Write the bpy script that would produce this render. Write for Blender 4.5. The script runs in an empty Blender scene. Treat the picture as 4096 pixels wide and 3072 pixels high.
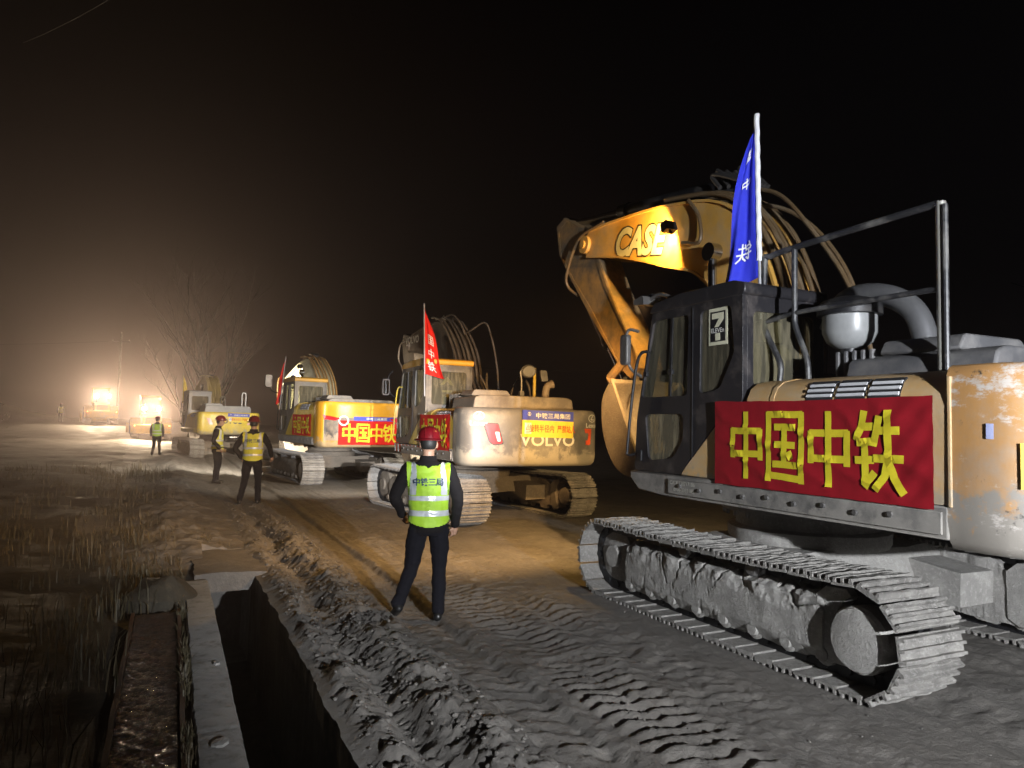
import bpy, bmesh, math, random
import numpy as np
from mathutils import Vector, Matrix, noise, geometry
from mathutils.bvhtree import BVHTree
random.seed(7)
R = math.radians
SC = bpy.context.scene
COL = SC.collection

# ---------------------------------------------------------------- camera
cam_d = bpy.data.cameras.new('camera')
cam = bpy.data.objects.new('camera', cam_d); COL.objects.link(cam)
cam_d.sensor_width = 36.0; cam_d.lens = 36.0 * 2840 / 4096
cam_d.clip_start = 0.05; cam_d.clip_end = 3000
cam.matrix_world = (Matrix.Translation((0, 0, 1.785)) @ Matrix.Rotation(R(90 + 3.28), 4, 'X') @ Matrix.Rotation(R(1.2), 4, 'Z'))
SC.camera = cam

# ---------------------------------------------------------------- night sky, cool fill sun, exposure
world = bpy.data.worlds.new('World'); SC.world = world; world.use_nodes = True
wn = world.node_tree; bg = wn.nodes['Background']
sky = wn.nodes.new('ShaderNodeTexSky'); sky.sky_type = 'NISHITA'; sky.sun_disc = False
sky.sun_elevation = R(25); sky.sun_rotation = R(200)
tint = wn.nodes.new('ShaderNodeMix'); tint.data_type = 'RGBA'; tint.inputs[0].default_value = 1; tint.blend_type = 'MULTIPLY'
tint.inputs[7].default_value = (1.0, .62, .62, 1)
wn.links.new(sky.outputs[0], tint.inputs[6]); wn.links.new(tint.outputs[2], bg.inputs[0]); bg.inputs[1].default_value = 0.0002
fill_sun_d = bpy.data.lights.new('moon', 'SUN'); fill_sun_d.energy = 0.006; fill_sun_d.angle = R(3); fill_sun_d.color = (.8, .88, 1)  # weak cool sun added as ambient fill to give the shadows shape
moon = bpy.data.objects.new('moon', fill_sun_d); COL.objects.link(moon)
moon.rotation_euler = (R(50), 0, R(20))
SC.view_settings.view_transform = 'Standard'; SC.view_settings.look = 'None'
SC.view_settings.exposure = 0.0; SC.view_settings.gamma = 1.0; SC.view_settings.use_curve_mapping = False
SC.cycles.use_denoising = True
SC.cycles.max_bounces = 6; SC.cycles.diffuse_bounces = 3; SC.cycles.volume_bounces = 0
SC.cycles.sample_clamp_indirect = 4.0
try: SC.cycles.use_light_tree = True
except Exception: pass

# ---------------------------------------------------------------- helpers
ROAD = R(25.5)
RU = Vector((-math.sin(ROAD), math.cos(ROAD), 0)); RR = Vector((math.cos(ROAD), math.sin(ROAD), 0))
def rs(s, w, z=0): return RU * s + RR * w + Vector((0, 0, z))

def empty(name, loc, rz=0):
    o = bpy.data.objects.new(name, None); COL.objects.link(o); o.empty_display_size = .2
    o.location = loc; o.rotation_euler = (0, 0, rz); return o
def tag(o, label=None, cat=None, group=None, kind=None):
    if label: o['label'] = label
    if cat: o['category'] = cat
    if group: o['group'] = group
    if kind: o['kind'] = kind
    return o
def obj(name, me, parent=None, mat=None):
    o = bpy.data.objects.new(name, me); COL.objects.link(o)
    if parent is not None: o.parent = parent
    if mat is not None and not me.materials: me.materials.append(mat)
    return o

class MB:
    def __init__(s): s.v = []; s.f = []
    def add(s, vs, fs, M=None):
        b = len(s.v)
        s.v += [tuple(M @ Vector(p)) for p in vs] if M is not None else [tuple(p) for p in vs]
        s.f += [tuple(i + b for i in q) for q in fs]; return s
    def box(s, x0, x1, y0, y1, z0, z1, M=None):
        vs = [(x, y, z) for z in (z0, z1) for y in (y0, y1) for x in (x0, x1)]
        return s.add(vs, [(0, 2, 3, 1), (4, 5, 7, 6), (0, 1, 5, 4), (2, 6, 7, 3), (0, 4, 6, 2), (1, 3, 7, 5)], M)
    def prism(s, poly, a0, a1, axis='y', holes=(), M=None, seg=1):
        # polygon given as (x,z) for y, (x,y) for z, (y,z) for x
        def P(p, a): return {'y': (p[0], a, p[1]), 'z': (p[0], p[1], a), 'x': (a, p[0], p[1])}[axis]
        loops = [list(poly)] + [list(h) for h in holes]; flat = [p for l in loops for p in l]; n = len(flat)
        vs = []
        for k in range(seg + 1):
            a = a0 + (a1 - a0) * k / seg; vs += [P(p, a) for p in flat]
        fs = []
        if holes:
            tr = geometry.tessellate_polygon([[Vector((p[0], p[1], 0)) for p in l] for l in loops])
            fs += [tuple(t) for t in tr] + [tuple(i + n * seg for i in reversed(t)) for t in tr]
        else: fs += [tuple(range(n)), tuple(n * seg + i for i in reversed(range(n)))]
        o = 0
        for l in loops:
            m = len(l)
            for k in range(seg):
                for i in range(m):
                    a = o + i + k * n; b = o + (i + 1) % m + k * n; fs.append((a, b, b + n, a + n))
            o += m
        return s.add(vs, fs, M)
    def tube(s, pts, r, n=10, caps=True, M=None, ell=None):
        pts = [Vector(p) for p in pts]; k = len(pts); rr = r if isinstance(r, (list, tuple)) else [r] * k
        vs = []; prev = None
        for i, p in enumerate(pts):
            t = (pts[min(i + 1, k - 1)] - pts[max(i - 1, 0)]).normalized()
            if prev is None:
                a = Vector((0, 0, 1)) if abs(t.z) < .9 else Vector((1, 0, 0)); u = t.cross(a).normalized()
            else: u = (prev - t * prev.dot(t)).normalized()
            prev = u; w = t.cross(u)
            for j in range(n):
                an = 2 * math.pi * j / n; q = rr[i]
                vs.append(p + u * (math.cos(an) * q) + w * (math.sin(an) * q * (ell or 1)))
        fs = [(i * n + j, i * n + (j + 1) % n, (i + 1) * n + (j + 1) % n, (i + 1) * n + j) for i in range(k - 1) for j in range(n)]
        if caps: fs += [tuple(reversed(range(n))), tuple((k - 1) * n + j for j in range(n))]
        return s.add(vs, fs, M)
    def cyl(s, p0, p1, r, r1=None, n=16, M=None): return s.tube([p0, p1], [r, r if r1 is None else r1], n, True, M)
    def lathe(s, prof, n=24, M=None):
        vs = [(r * math.cos(2 * math.pi * j / n), r * math.sin(2 * math.pi * j / n), z) for r, z in prof for j in range(n)]
        k = len(prof)
        fs = [(i * n + j, i * n + (j + 1) % n, (i + 1) * n + (j + 1) % n, (i + 1) * n + j) for i in range(k - 1) for j in range(n)]
        if prof[0][0] > 1e-5: fs.append(tuple(reversed(range(n))))
        if prof[-1][0] > 1e-5: fs.append(tuple((k - 1) * n + j for j in range(n)))
        return s.add(vs, fs, M)
    def loft(s, rings, M=None, caps=True):
        n = len(rings[0]); k = len(rings)
        fs = [(i * n + j, i * n + (j + 1) % n, (i + 1) * n + (j + 1) % n, (i + 1) * n + j) for i in range(k - 1) for j in range(n)]
        if caps: fs += [tuple(reversed(range(n))), tuple((k - 1) * n + j for j in range(n))]
        return s.add([p for r in rings for p in r], fs, M)
    def grid(s, fn, nu, nv, M=None):
        vs = [fn(i / nu, j / nv) for i in range(nu + 1) for j in range(nv + 1)]
        fs = [(i * (nv + 1) + j, (i + 1) * (nv + 1) + j, (i + 1) * (nv + 1) + j + 1, i * (nv + 1) + j + 1) for i in range(nu) for j in range(nv)]
        return s.add(vs, fs, M)
    def lump(s, amp, sc, seed=0, mask=None):
        for i, p in enumerate(s.v):
            q = Vector(p) * sc + Vector((seed, seed * 1.7, 0)); d = noise.noise_vector(q) * .6 + noise.noise_vector(q * 2.3) * .3 + noise.noise_vector(q * 5.1) * .15
            m = amp * (mask(p) if mask else 1); s.v[i] = tuple(Vector(p) + d * m)
        return s
    def cake(s, amp, sc, seed, out):
        # dried mud: lumps pushed outwards, split by narrow cracks
        for i, p in enumerate(s.v):
            v = Vector(p); q = v * sc + Vector((seed, 0, seed)); n = noise.fractal(q, .8, 2.1, 5); c = noise.noise(q * .9 + Vector((7, 3, 1))); g = max(0, 1 - abs(c) / .045) if noise.noise(q * .35) > -.1 else 0
            s.v[i] = tuple(v + Vector(out(p)) * (amp * (.55 * n + .25) - .045 * g * (amp / .05)))
        return s
    def mesh(s, name, mat=None, smooth=35, M=None):
        me = bpy.data.meshes.new(name)
        me.from_pydata([tuple(M @ Vector(p)) for p in s.v] if M is not None else s.v, [], s.f); me.update()
        bm = bmesh.new(); bm.from_mesh(me); bmesh.ops.recalc_face_normals(bm, faces=bm.faces); bm.to_mesh(me); bm.free()
        if mat: me.materials.append(mat)
        if smooth is not None:
            me.shade_smooth(); me.set_sharp_from_angle(angle=R(smooth))
        return me
    def build(s, name, mat, parent=None, smooth=35, bevel=0, M=None, solid=0):
        o = obj(name, s.mesh(name, mat, smooth, M), parent)
        if solid:
            m = o.modifiers.new('solid', 'SOLIDIFY'); m.thickness = solid; m.offset = 0
        if bevel:
            m = o.modifiers.new('bevel', 'BEVEL'); m.width = bevel; m.segments = 2; m.limit_method = 'ANGLE'; m.angle_limit = R(38)
            m.harden_normals = False
        return o

def fillet(poly, r, n=4):
    out = []; m = len(poly)
    for i in range(m):
        p = Vector(poly[i]); a = Vector(poly[i - 1]) - p; b = Vector(poly[(i + 1) % m]) - p
        d = min(r, a.length * .45, b.length * .45); p0 = p + a.normalized() * d; p1 = p + b.normalized() * d
        for k in range(n + 1):
            t = k / n; q = p0 * (1 - t) ** 2 + p * 2 * t * (1 - t) + p1 * t * t; out.append((q.x, q.y))
    return out
def spline(pts, n=6):
    P = [Vector(p) for p in pts]; P = [P[0] * 2 - P[1]] + P + [P[-1] * 2 - P[-2]]; out = []
    for i in range(1, len(P) - 2):
        for k in range(n):
            t = k / n; a, b, c, d = P[i - 1], P[i], P[i + 1], P[i + 2]
            out.append(.5 * ((2 * b) + (c - a) * t + (2 * a - 5 * b + 4 * c - d) * t * t + (3 * b - a - 3 * c + d) * t ** 3))
    out.append(P[-2]); return out

# ---------------------------------------------------------------- materials
def mat_base(name):
    m = bpy.data.materials.new(name); m.use_nodes = True; nt = m.node_tree
    return m, nt, nt.nodes['Principled BSDF']
def N(nt, t, **k):
    n = nt.nodes.new(t)
    for a, b in k.items():
        if a.startswith('i_'):
            n.inputs[a[2:].replace('_', ' ')].default_value = b
        else: setattr(n, a, b)
    return n
def mixc(nt, fac, a, b):
    m = nt.nodes.new('ShaderNodeMix'); m.data_type = 'RGBA'
    for sock, v in ((0, fac), (6, a), (7, b)):
        if hasattr(v, 'is_linked') or hasattr(v, 'links'): nt.links.new(v, m.inputs[sock])
        else: m.inputs[sock].default_value = v if sock == 0 else (*v, 1)
    return m.outputs[2]
def noise_fac(nt, scale, lo, hi, detail=6, rough=.6, vec=None, dist=0):
    if vec is None: vec = nt.nodes.new('ShaderNodeTexCoord').outputs['Object']
    t = N(nt, 'ShaderNodeTexNoise', i_Scale=scale, i_Detail=detail, i_Roughness=rough, i_Distortion=dist); nt.links.new(vec, t.inputs['Vector'])
    r = N(nt, 'ShaderNodeMapRange'); r.inputs[1].default_value = lo; r.inputs[2].default_value = hi; nt.links.new(t.outputs[0], r.inputs[0])
    return r.outputs[0]
def paint(name, col, dust=(.30, .25, .19), amt=.5, rough=.45, metal=0.0, zmud=None, scr=None, bump=.15, scale=3.0, spec=.5):
    # worn paint: colour variation, dust film in blotches, dried mud splashed up to about height zmud, scratches down to scr
    m, nt, b = mat_base(name); L = nt.links.new
    c2 = tuple(x * .72 for x in col)
    c = mixc(nt, noise_fac(nt, scale * .7, .3, .7), col, c2)
    f = noise_fac(nt, scale, .62 - amt * .4, .95 - amt * .4, 8, .7); c = mixc(nt, f, c, dust)
    rough_s = N(nt, 'ShaderNodeMapRange'); rough_s.inputs[3].default_value = rough; rough_s.inputs[4].default_value = .85; L(f, rough_s.inputs[0]); ro = rough_s.outputs[0]
    tc = nt.nodes.new('ShaderNodeTexCoord')
    if zmud is not None:
        sx = nt.nodes.new('ShaderNodeSeparateXYZ'); L(tc.outputs['Object'], sx.inputs[0])
        nz = noise_fac(nt, 4.5, .25, .75, 9, .72)
        a = N(nt, 'ShaderNodeMath', operation='MULTIPLY_ADD'); L(nz, a.inputs[0]); a.inputs[1].default_value = .55; a.inputs[2].default_value = zmud - .25
        s = N(nt, 'ShaderNodeMath', operation='SUBTRACT'); L(a.outputs[0], s.inputs[0]); L(sx.outputs[2], s.inputs[1])
        r = N(nt, 'ShaderNodeMapRange'); r.inputs[1].default_value = -.03; r.inputs[2].default_value = .07; L(s.outputs[0], r.inputs[0])
        c = mixc(nt, r.outputs[0], c, (dust[0] * .85, dust[1] * .85, dust[2] * .85))
    if scr:
        mp = N(nt, 'ShaderNodeMapping'); mp.inputs['Scale'].default_value = (1, 1, 1.7); L(tc.outputs['Object'], mp.inputs['Vector'])
        c = mixc(nt, noise_fac(nt, 2.6, .56, .63, 12, .78, mp.outputs[0]), c, scr); c = mixc(nt, noise_fac(nt, 4.1, .60, .66, 10, .75), c, (.05, .045, .04))
    L(c, b.inputs['Base Color']); L(ro, b.inputs['Roughness']); b.inputs['Metallic'].default_value = metal
    b.inputs['Specular IOR Level'].default_value = spec
    if bump:
        t = N(nt, 'ShaderNodeTexNoise', i_Scale=scale * 6, i_Detail=8, i_Roughness=.7); L(tc.outputs['Object'], t.inputs['Vector'])
        bp = N(nt, 'ShaderNodeBump', i_Strength=bump, i_Distance=.02); L(t.outputs[0], bp.inputs['Height']); L(bp.outputs[0], b.inputs['Normal'])
    return m
def flat(name, col, rough=.6, metal=0, spec=.5, trans=0, emit=None, es=0, sheen=0):
    m, nt, b = mat_base(name); b.inputs['Roughness'].default_value = rough
    b.inputs['Metallic'].default_value = metal; b.inputs['Specular IOR Level'].default_value = spec
    c = mixc(nt, noise_fac(nt, 9, .3, .75), col, tuple(x * .8 for x in col)); nt.links.new(c, b.inputs['Base Color'])
    if trans: b.inputs['Transmission Weight'].default_value = trans
    if emit: b.inputs['Emission Color'].default_value = (*emit, 1); b.inputs['Emission Strength'].default_value = es
    if sheen: b.inputs['Sheen Weight'].default_value = sheen
    return m
def glassy(name, col=(.05, .055, .05), clear=.55, dust=(.35, .30, .2), amt=.35):
    # dusty cab glass: a thin pane, part see-through, part dust film
    m, nt, b = mat_base(name); L = nt.links.new
    b.inputs['Base Color'].default_value = (*col, 1); b.inputs['Roughness'].default_value = .08
    tr = nt.nodes.new('ShaderNodeBsdfTransparent'); tr.inputs[0].default_value = (.75, .77, .72, 1)
    mx = nt.nodes.new('ShaderNodeMixShader'); mx.inputs[0].default_value = clear
    L(b.outputs[0], mx.inputs[1]); L(tr.outputs[0], mx.inputs[2])
    d = nt.nodes.new('ShaderNodeBsdfDiffuse'); d.inputs[0].default_value = (*dust, 1)
    tc = nt.nodes.new('ShaderNodeTexCoord'); mp = N(nt, 'ShaderNodeMapping'); mp.inputs['Scale'].default_value = (6, 6, .9); L(tc.outputs['Object'], mp.inputs['Vector'])
    f1 = noise_fac(nt, 3.2, .45, .75, 6, .65, mp.outputs[0])
    ml = N(nt, 'ShaderNodeMath', operation='MULTIPLY_ADD'); L(f1, ml.inputs[0]); ml.inputs[1].default_value = amt; ml.inputs[2].default_value = amt * .35
    m2 = nt.nodes.new('ShaderNodeMixShader'); L(ml.outputs[0], m2.inputs[0]); L(mx.outputs[0], m2.inputs[1]); L(d.outputs[0], m2.inputs[2])
    L(m2.outputs[0], nt.nodes['Material Output'].inputs[0]); return m
MUDC = (.20, .175, .145)
M = {}
def mud_mat(name, c1, c2, c3, rough=.8, scale=2.2, bump=.5):
    m, nt, b = mat_base(name); L = nt.links.new
    c = mixc(nt, noise_fac(nt, scale, .3, .7, 8, .65), c1, c2); c = mixc(nt, noise_fac(nt, scale * 6, .5, .72, 8, .7), c, c3)
    L(c, b.inputs['Base Color'])
    r = N(nt, 'ShaderNodeMapRange'); r.inputs[3].default_value = rough - .22; r.inputs[4].default_value = rough + .12; L(noise_fac(nt, scale * .6, .35, .65), r.inputs[0]); L(r.outputs[0], b.inputs['Roughness'])
    tc = nt.nodes.new('ShaderNodeTexCoord'); t = N(nt, 'ShaderNodeTexNoise', i_Scale=scale * 12, i_Detail=10, i_Roughness=.72); L(tc.outputs['Object'], t.inputs['Vector'])
    bp = N(nt, 'ShaderNodeBump', i_Strength=bump, i_Distance=.03); L(t.outputs[0], bp.inputs['Height']); L(bp.outputs[0], b.inputs['Normal'])
    return m
M['ground'] = mud_mat('road_mud', (.142, .129, .113), (.098, .090, .080), (.18, .164, .144), .84, 1.6, .7)
M['verge'] = mud_mat('verge_soil', (.06, .05, .035), (.04, .036, .026), (.09, .075, .05), .85, 2.0)
M['mud'] = mud_mat('caked_mud', (.34, .325, .30), (.21, .20, .185), (.43, .41, .38), .85, 4.0, .6)
M['mudw'] = mud_mat('warm_mud', (.24, .20, .155), (.16, .135, .105), (.31, .26, .2), .85, 4.0, .6)
M['steel_shoe'] = mud_mat('muddy_track_shoe', (.36, .34, .31), (.15, .142, .13), (.48, .455, .42), .72, 5.0, .9)
M['concrete'] = mud_mat('kerb_concrete', (.33, .32, .30), (.22, .21, .195), (.13, .12, .10), .85, 1.8, .4)
M['black_steel'] = paint('black_steel', (.018, .018, .02), (.10, .09, .08), .3, .42, .3)
M['hose'] = flat('rubber_hose', (.03, .028, .027), .55)
M['chrome'] = flat('cylinder_rod', (.55, .55, .55), .18, 1.0)
M['dark'] = flat('dark_interior', (.015, .015, .016), .8)
M['glass'] = glassy('cab_glass', clear=.8, amt=.28)
M['glass_dusty'] = glassy('cab_glass_dusty', amt=.6, dust=(.42, .35, .22))
M['mirror'] = flat('mirror_glass', (.35, .35, .35), .06, 1.0)
M['white'] = flat('white_vinyl', (.75, .74, .70), .5)
M['silverletter'] = flat('silver_letter', (.62, .60, .52), .45)
M['black'] = flat('black_vinyl', (.012, .012, .014), .5)
M['redcloth'] = flat('red_banner_cloth', (.29, .008, .016), .65, spec=.2)
M['redflag'] = flat('red_flag_cloth', (.62, .02, .015), .7, spec=.1)
M['blueflag'] = flat('blue_flag_cloth', (.03, .04, .50), .7, spec=.15)
M['yellowflag'] = flat('yellow_flag_cloth', (.70, .50, .04), .6, sheen=.2)
M['yellowtape'] = flat('yellow_tape', (.72, .60, .03), .6, spec=.2)
M['whitecloth'] = flat('white_cloth', (.72, .72, .74), .7)
M['signblue'] = flat('sign_blue', (.05, .07, .42), .5)
M['signyellow'] = flat('sign_yellow', (.78, .58, .05), .5)
M['signred'] = flat('sign_red', (.65, .08, .02), .5)
M['redplastic'] = flat('tail_lamp_red', (.60, .02, .03), .3)
M['pole'] = flat('flag_pole', (.55, .55, .56), .3, .6)
M['reflector'] = flat('reflective_tape', (.52, .54, .56), .35, .2)
M['wood'] = flat('weathered_wood', (.10, .075, .05), .8)
def lampmat(name, col, s): return flat(name, (.8, .8, .8), .3, emit=col, es=s)
M['lamp_warm'] = lampmat('lamp_warm', (1, .62, .16), 60)
M['lamp_white'] = lampmat('lamp_white', (1, .93, .80), 60)
M['lamp_loader'] = lampmat('lamp_loader', (1, .84, .50), 220)
M['lamp_tail'] = lampmat('lamp_tail', (1, .18, .02), 9)

TXT = {}
def text_mesh(body, size=1.0, bold=0.0, sx=1.0, shear=0.0):
    k = (body, bold, shear)
    if k not in TXT:
        cu = bpy.data.curves.new('t', 'FONT'); cu.body = body; cu.align_x = 'CENTER'; cu.align_y = 'CENTER'; cu.offset = bold; cu.shear = shear; cu.resolution_u = 3
        o = bpy.data.objects.new('t', cu); COL.objects.link(o); bpy.context.view_layer.update()
        me = bpy.data.meshes.new_from_object(o.evaluated_get(bpy.context.evaluated_depsgraph_get()))
        TXT[k] = ([tuple(v.co) for v in me.vertices], [tuple(p.vertices) for p in me.polygons])
        bpy.data.objects.remove(o); bpy.data.curves.remove(cu); bpy.data.meshes.remove(me)
    vs, fs = TXT[k]
    xs = [v[0] for v in vs]; ys = [v[1] for v in vs]; cx = (min(xs) + max(xs)) / 2; cy = (min(ys) + max(ys)) / 2
    return [((v[0] - cx) * size * sx, (v[1] - cy) * size, 0) for v in vs], fs
def put_text(body, size, mat, parent, Mx, bold=0.0, sx=1.0, shear=0.0, name='lettering', warp=None):
    vs, fs = text_mesh(body, size, bold, sx, shear)
    vs = [warp(v) if warp else tuple(Mx @ Vector(v)) for v in vs]
    me = bpy.data.meshes.new(name); me.from_pydata(vs, [], fs); me.materials.append(mat)
    return obj(name, me, parent)
# lettering planes in a machine's own frame (x forward, y left, z up)
def face_left(x, y, z): return Matrix(((-1, 0, 0, x), (0, 0, 1, y), (0, 1, 0, z), (0, 0, 0, 1)))   # read from the left side
def face_rear(x, y, z): return Matrix(((0, 0, -1, x), (-1, 0, 0, y), (0, 1, 0, z), (0, 0, 0, 1)))   # read from behind
# ---------------------------------------------------------------- ground
rng = np.random.default_rng(3)
LAT = rng.random((256, 256))
def vn(x, y):
    xi = np.floor(x).astype(int); yi = np.floor(y).astype(int); fx = x - xi; fy = y - yi
    fx = fx * fx * (3 - 2 * fx); fy = fy * fy * (3 - 2 * fy)
    a = LAT[xi % 256, yi % 256]; b = LAT[(xi + 1) % 256, yi % 256]; c = LAT[xi % 256, (yi + 1) % 256]; d = LAT[(xi + 1) % 256, (yi + 1) % 256]
    return (a * (1 - fx) + b * fx) * (1 - fy) + (c * (1 - fx) + d * fx) * fy
def fbm(x, y, o=5, g=.5):
    t = 0; a = 1; n = 0
    for k in range(o):
        t = t + a * (vn(x + 17.3 * k, y + 9.1 * k) - .5); n += a; a *= g; x = x * 2.03; y = y * 2.03
    return t / n * 2
def sm(x, a, b):
    t = np.clip((x - a) / (b - a), 0, 1); return t * t * (3 - 2 * t)
TR0, TR1, TREND = .42, .95, 10.3          # the open drain between kerb and road
def height(s, w):
    h = .035 * fbm(s * .5, w * .5, 3) + .016 * fbm(s * 2.2, w * 2.6, 4) + .007 * fbm(s * 11, w * 13, 4)
    # spoil pushed up along the drain: two broken ridges with a furrow between
    wob = .10 * fbm(s * .8, w * 0 + 3, 3); e = w - wob
    lumpy = np.clip(.75 + 1.1 * fbm(s * 2.6, w * 4.5, 5, .6), .1, 2.2)
    near = 1 - .65 * sm(s, 9, 16)
    h = h + near * lumpy * (.060 * np.exp(-((e - 1.13) / .13) ** 2) + .085 * np.exp(-((e - 1.62) / .12) ** 2) + .05 * np.exp(-((e - 1.9) / .2) ** 2))
    h = h - near * .075 * np.exp(-((e - 1.37) / .09) ** 2) * np.clip(1 + fbm(s * 3, w * 3), .2, 2)
    rid = sm(w, .96, 1.1) * (1 - sm(w, 1.7, 2.05)) * near
    blk = np.abs(fbm(s * 6.5, w * 7.5, 4, .55)); h = h + rid * (.048 * blk + .036 * np.abs(fbm(s * 17, w * 19, 4, .65)))
    h = h + .020 * sm(w, 1.9, 2.2) * fbm(s * .35, w * 8, 4, .6) + .006 * sm(w, 1.0, 1.3) * fbm(s * 26, w * 30, 3, .6)
    # crawler prints: grouser bars across the road, broken and smeared
    for (w0, w1, dep, amp, pit, ph) in ((1.88, 2.36, .05, .016, .175, 0), (2.46, 3.12, .015, .036, .135, .07), (3.06, 3.66, .01, .028, .145, .03), (4.35, 4.95, .02, .03, .18, .1)):
        m = sm(w, w0, w0 + .07) * (1 - sm(w, w1 - .07, w1))
        q = (s + ph + .11 * fbm(w * 3.1 + ph * 31, s * 1.3, 4) + .10 * (w - w0) + .03 * np.sin(w * 14)) / pit
        t = q - np.floor(q); saw = np.where(t < .72, t / .72, (1 - t) / .28)
        patch = np.clip(.55 + 1.5 * fbm(s * .9 + ph * 50, w * 1.8, 4), 0, 1.5) * (1 - sm(s, 10, 15) * .55)
        h = h - dep * m + amp * m * patch * (saw - .4)
    # older, fainter prints farther up the road
    far = sm(s, 8, 12) * sm(w, 2, 2.5)
    q = (s + .2 * fbm(w * 1.5, s * .4, 3)) / .22; t = q - np.floor(q); h = h + far * .014 * np.clip(fbm(s * .4, w * .9, 3) + .15, 0, 1) * np.abs(t - .5) * 2
    tread = sm(w, 3.72, 3.86) * (1 - sm(w, 4.15, 4.3)) ; h = h * (1 - .6 * tread)
    h = h * (1 - .75 * sm(s, 40, 70))
    # machines stand on packed ground
    # verge on the left: rough, a little higher away from the drain
    bank = sm(s, 9.0, 10.5) * (1 - sm(s, 34, 45)) * np.exp(-((w - .1) / .75) ** 2); h = h + bank * (.10 + .16 * np.abs(fbm(s * 1.2, w * 1.3, 5, .6)) + .10 * np.abs(fbm(s * 5, w * 5, 3)))
    h = h + .03 * sm(w, 1.9, 2.3) * np.abs(fbm(s * 3.4, w * 3.4, 5, .6)) * (1 - .7 * sm(w, 3.6, 3.9) * (1 - sm(w, 4.3, 4.6)))
    vg = 1 - sm(w, -.1, .15); h = h + vg * (.10 * fbm(s * .7, w * .7, 3) + .12 * sm(-w, .4, 3))
    h = h - .07 * sm(w, -.30, -.25) * (1 - sm(w, .12, .17)) * (1 - sm(s, 7.2, 7.4))
    h = h + 8.0 * sm(-w, 13, 48) * (.75 + .5 * fbm(s * .05, w * .05, 3)) + .5 * sm(-w, 5, 10) * np.abs(fbm(s * .3, w * .3, 3))
    h = h + .9 * sm(s, 52, 76) * (1 - .6 * sm(w, 6, 25))
    return h
def steps(a, segs):
    out = [a]
    for end, st in segs:
        n = max(1, int(round((end - out[-1]) / st))); b = out[-1]
        out += [b + (end - b) * (k + 1) / n for k in range(n)]
    return np.array(out)
S = np.concatenate([steps(.6, [(2.0, .06), (12, .021), (16, .035), (22, .06), (34, .12), (60, .5), (170, 4)])])
W = steps(-110, [(-30, 4), (-8, .8), (-3, .3), (.15, .06), (TR0, .06), (TR0 + .012, .012), (TR1 - .012, .06), (TR1, .012), (4.2, .0205), (7, .05), (14, .2), (40, 2), (140, 10)])
S = np.unique(np.round(np.concatenate([S, [TREND - .01, TREND]]), 4))
WW, SS = np.meshgrid(W, S)
HH = height(SS, WW)
drain = (WW > TR0 + .005) & (WW < TR1 - .005) & (SS < TREND - .005)
HH = np.where(drain, -1.15 + .05 * fbm(SS * 2, WW * 3, 3), HH)
jag = .03 * fbm(SS * 3, WW * 0 + 8, 4)
WJ = WW + np.where(np.abs(WW - TR1) < .013, jag, 0)
KX = WJ * RR.x + SS * RU.x; KY = WJ * RR.y + SS * RU.y
ns, nw = SS.shape
co = np.stack([KX, KY, HH], -1).reshape(-1, 3).astype(np.float32)
ii, jj = np.meshgrid(np.arange(ns - 1), np.arange(nw - 1), indexing='ij')
q = np.stack([ii * nw + jj, ii * nw + jj + 1, (ii + 1) * nw + jj + 1, (ii + 1) * nw + jj], -1).reshape(-1, 4)
me = bpy.data.meshes.new('ground'); me.vertices.add(len(co)); me.vertices.foreach_set('co', co.ravel())
me.loops.add(q.size); me.loops.foreach_set('vertex_index', q.ravel().astype(np.int32))
me.polygons.add(len(q)); me.polygons.foreach_set('loop_start', np.arange(0, q.size, 4, dtype=np.int32)); me.polygons.foreach_set('loop_total', np.full(len(q), 4, dtype=np.int32))
me.materials.append(M['ground']); me.materials.append(M['verge'])
wq = (WW[:-1, :-1] + WW[1:, 1:]) / 2; sq = (SS[:-1, :-1] + SS[1:, 1:]) / 2
mi = np.where(sq < 9.3, wq < TR1, wq < -.6 + .9 * fbm(sq * .35, wq * .4, 4) - .05 * (sq - 9)).astype(np.int32)
me.polygons.foreach_set('material_index', mi.ravel())
me.update(calc_edges=True); me.validate(); me.shade_smooth(); me.set_sharp_from_angle(angle=R(60))
tag(obj('ground', me), kind='structure')
def gz(x, y):
    p = Vector((x, y, 0)); return float(height(np.array([p.dot(RU)]), np.array([p.dot(RR)]))[0])
far = MB(); far.add([(-400, -150, -1.4), (400, -150, -1.4), (400, 600, -1.4), (-400, 600, -1.4)], [(0, 1, 2, 3)])
tag(far.build('terrain', M['verge'], smooth=None), kind='structure')

# concrete kerb of the drain, with broken bits on top
k = MB()
def kerb_ring(s):
    j = .012 * noise.noise(Vector((s * 2, 1, 0))) + .010 * noise.noise(Vector((s * 11, 4, 0))); zt = .055 + .008 * noise.noise(Vector((s * 1.3, 5, 0))); jt = abs((s % 1.25) - .6); zt -= .004 if jt < .012 else 0
    return [rs(s, .19 + j, -1.3), rs(s, TR0 + .004, -1.3), rs(s, TR0 + .004 + j * .4, zt - .012), rs(s, TR0 - .012 + j * .4, zt), rs(s, .20 + j, zt), rs(s, .19 + j, zt - .012)]
k.loft([kerb_ring(.7 + i * .02) for i in range(384)])
tag(k.build('drain_kerb', M['concrete'], smooth=40), 'pale concrete kerb running along the left edge of the open drain', 'kerb')
for i, (s, w, a, nm) in enumerate(((4.15, .30, .05, 'flat broken stone chip lying on the concrete kerb near the camera end'), (5.5, .36, .03, 'small curled mud flake on the concrete kerb farther along'))):
    b = MB(); b.lathe([(.0, 0), (a, .004), (a * .9, .016), (a * .3, .02), (0, .021)], 9); b.lump(.014, 18, i * 3)
    o = b.build('stone_chip', M['mud'], smooth=30); o.location = rs(s, w, .058); tag(o, nm, 'stone')
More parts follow.
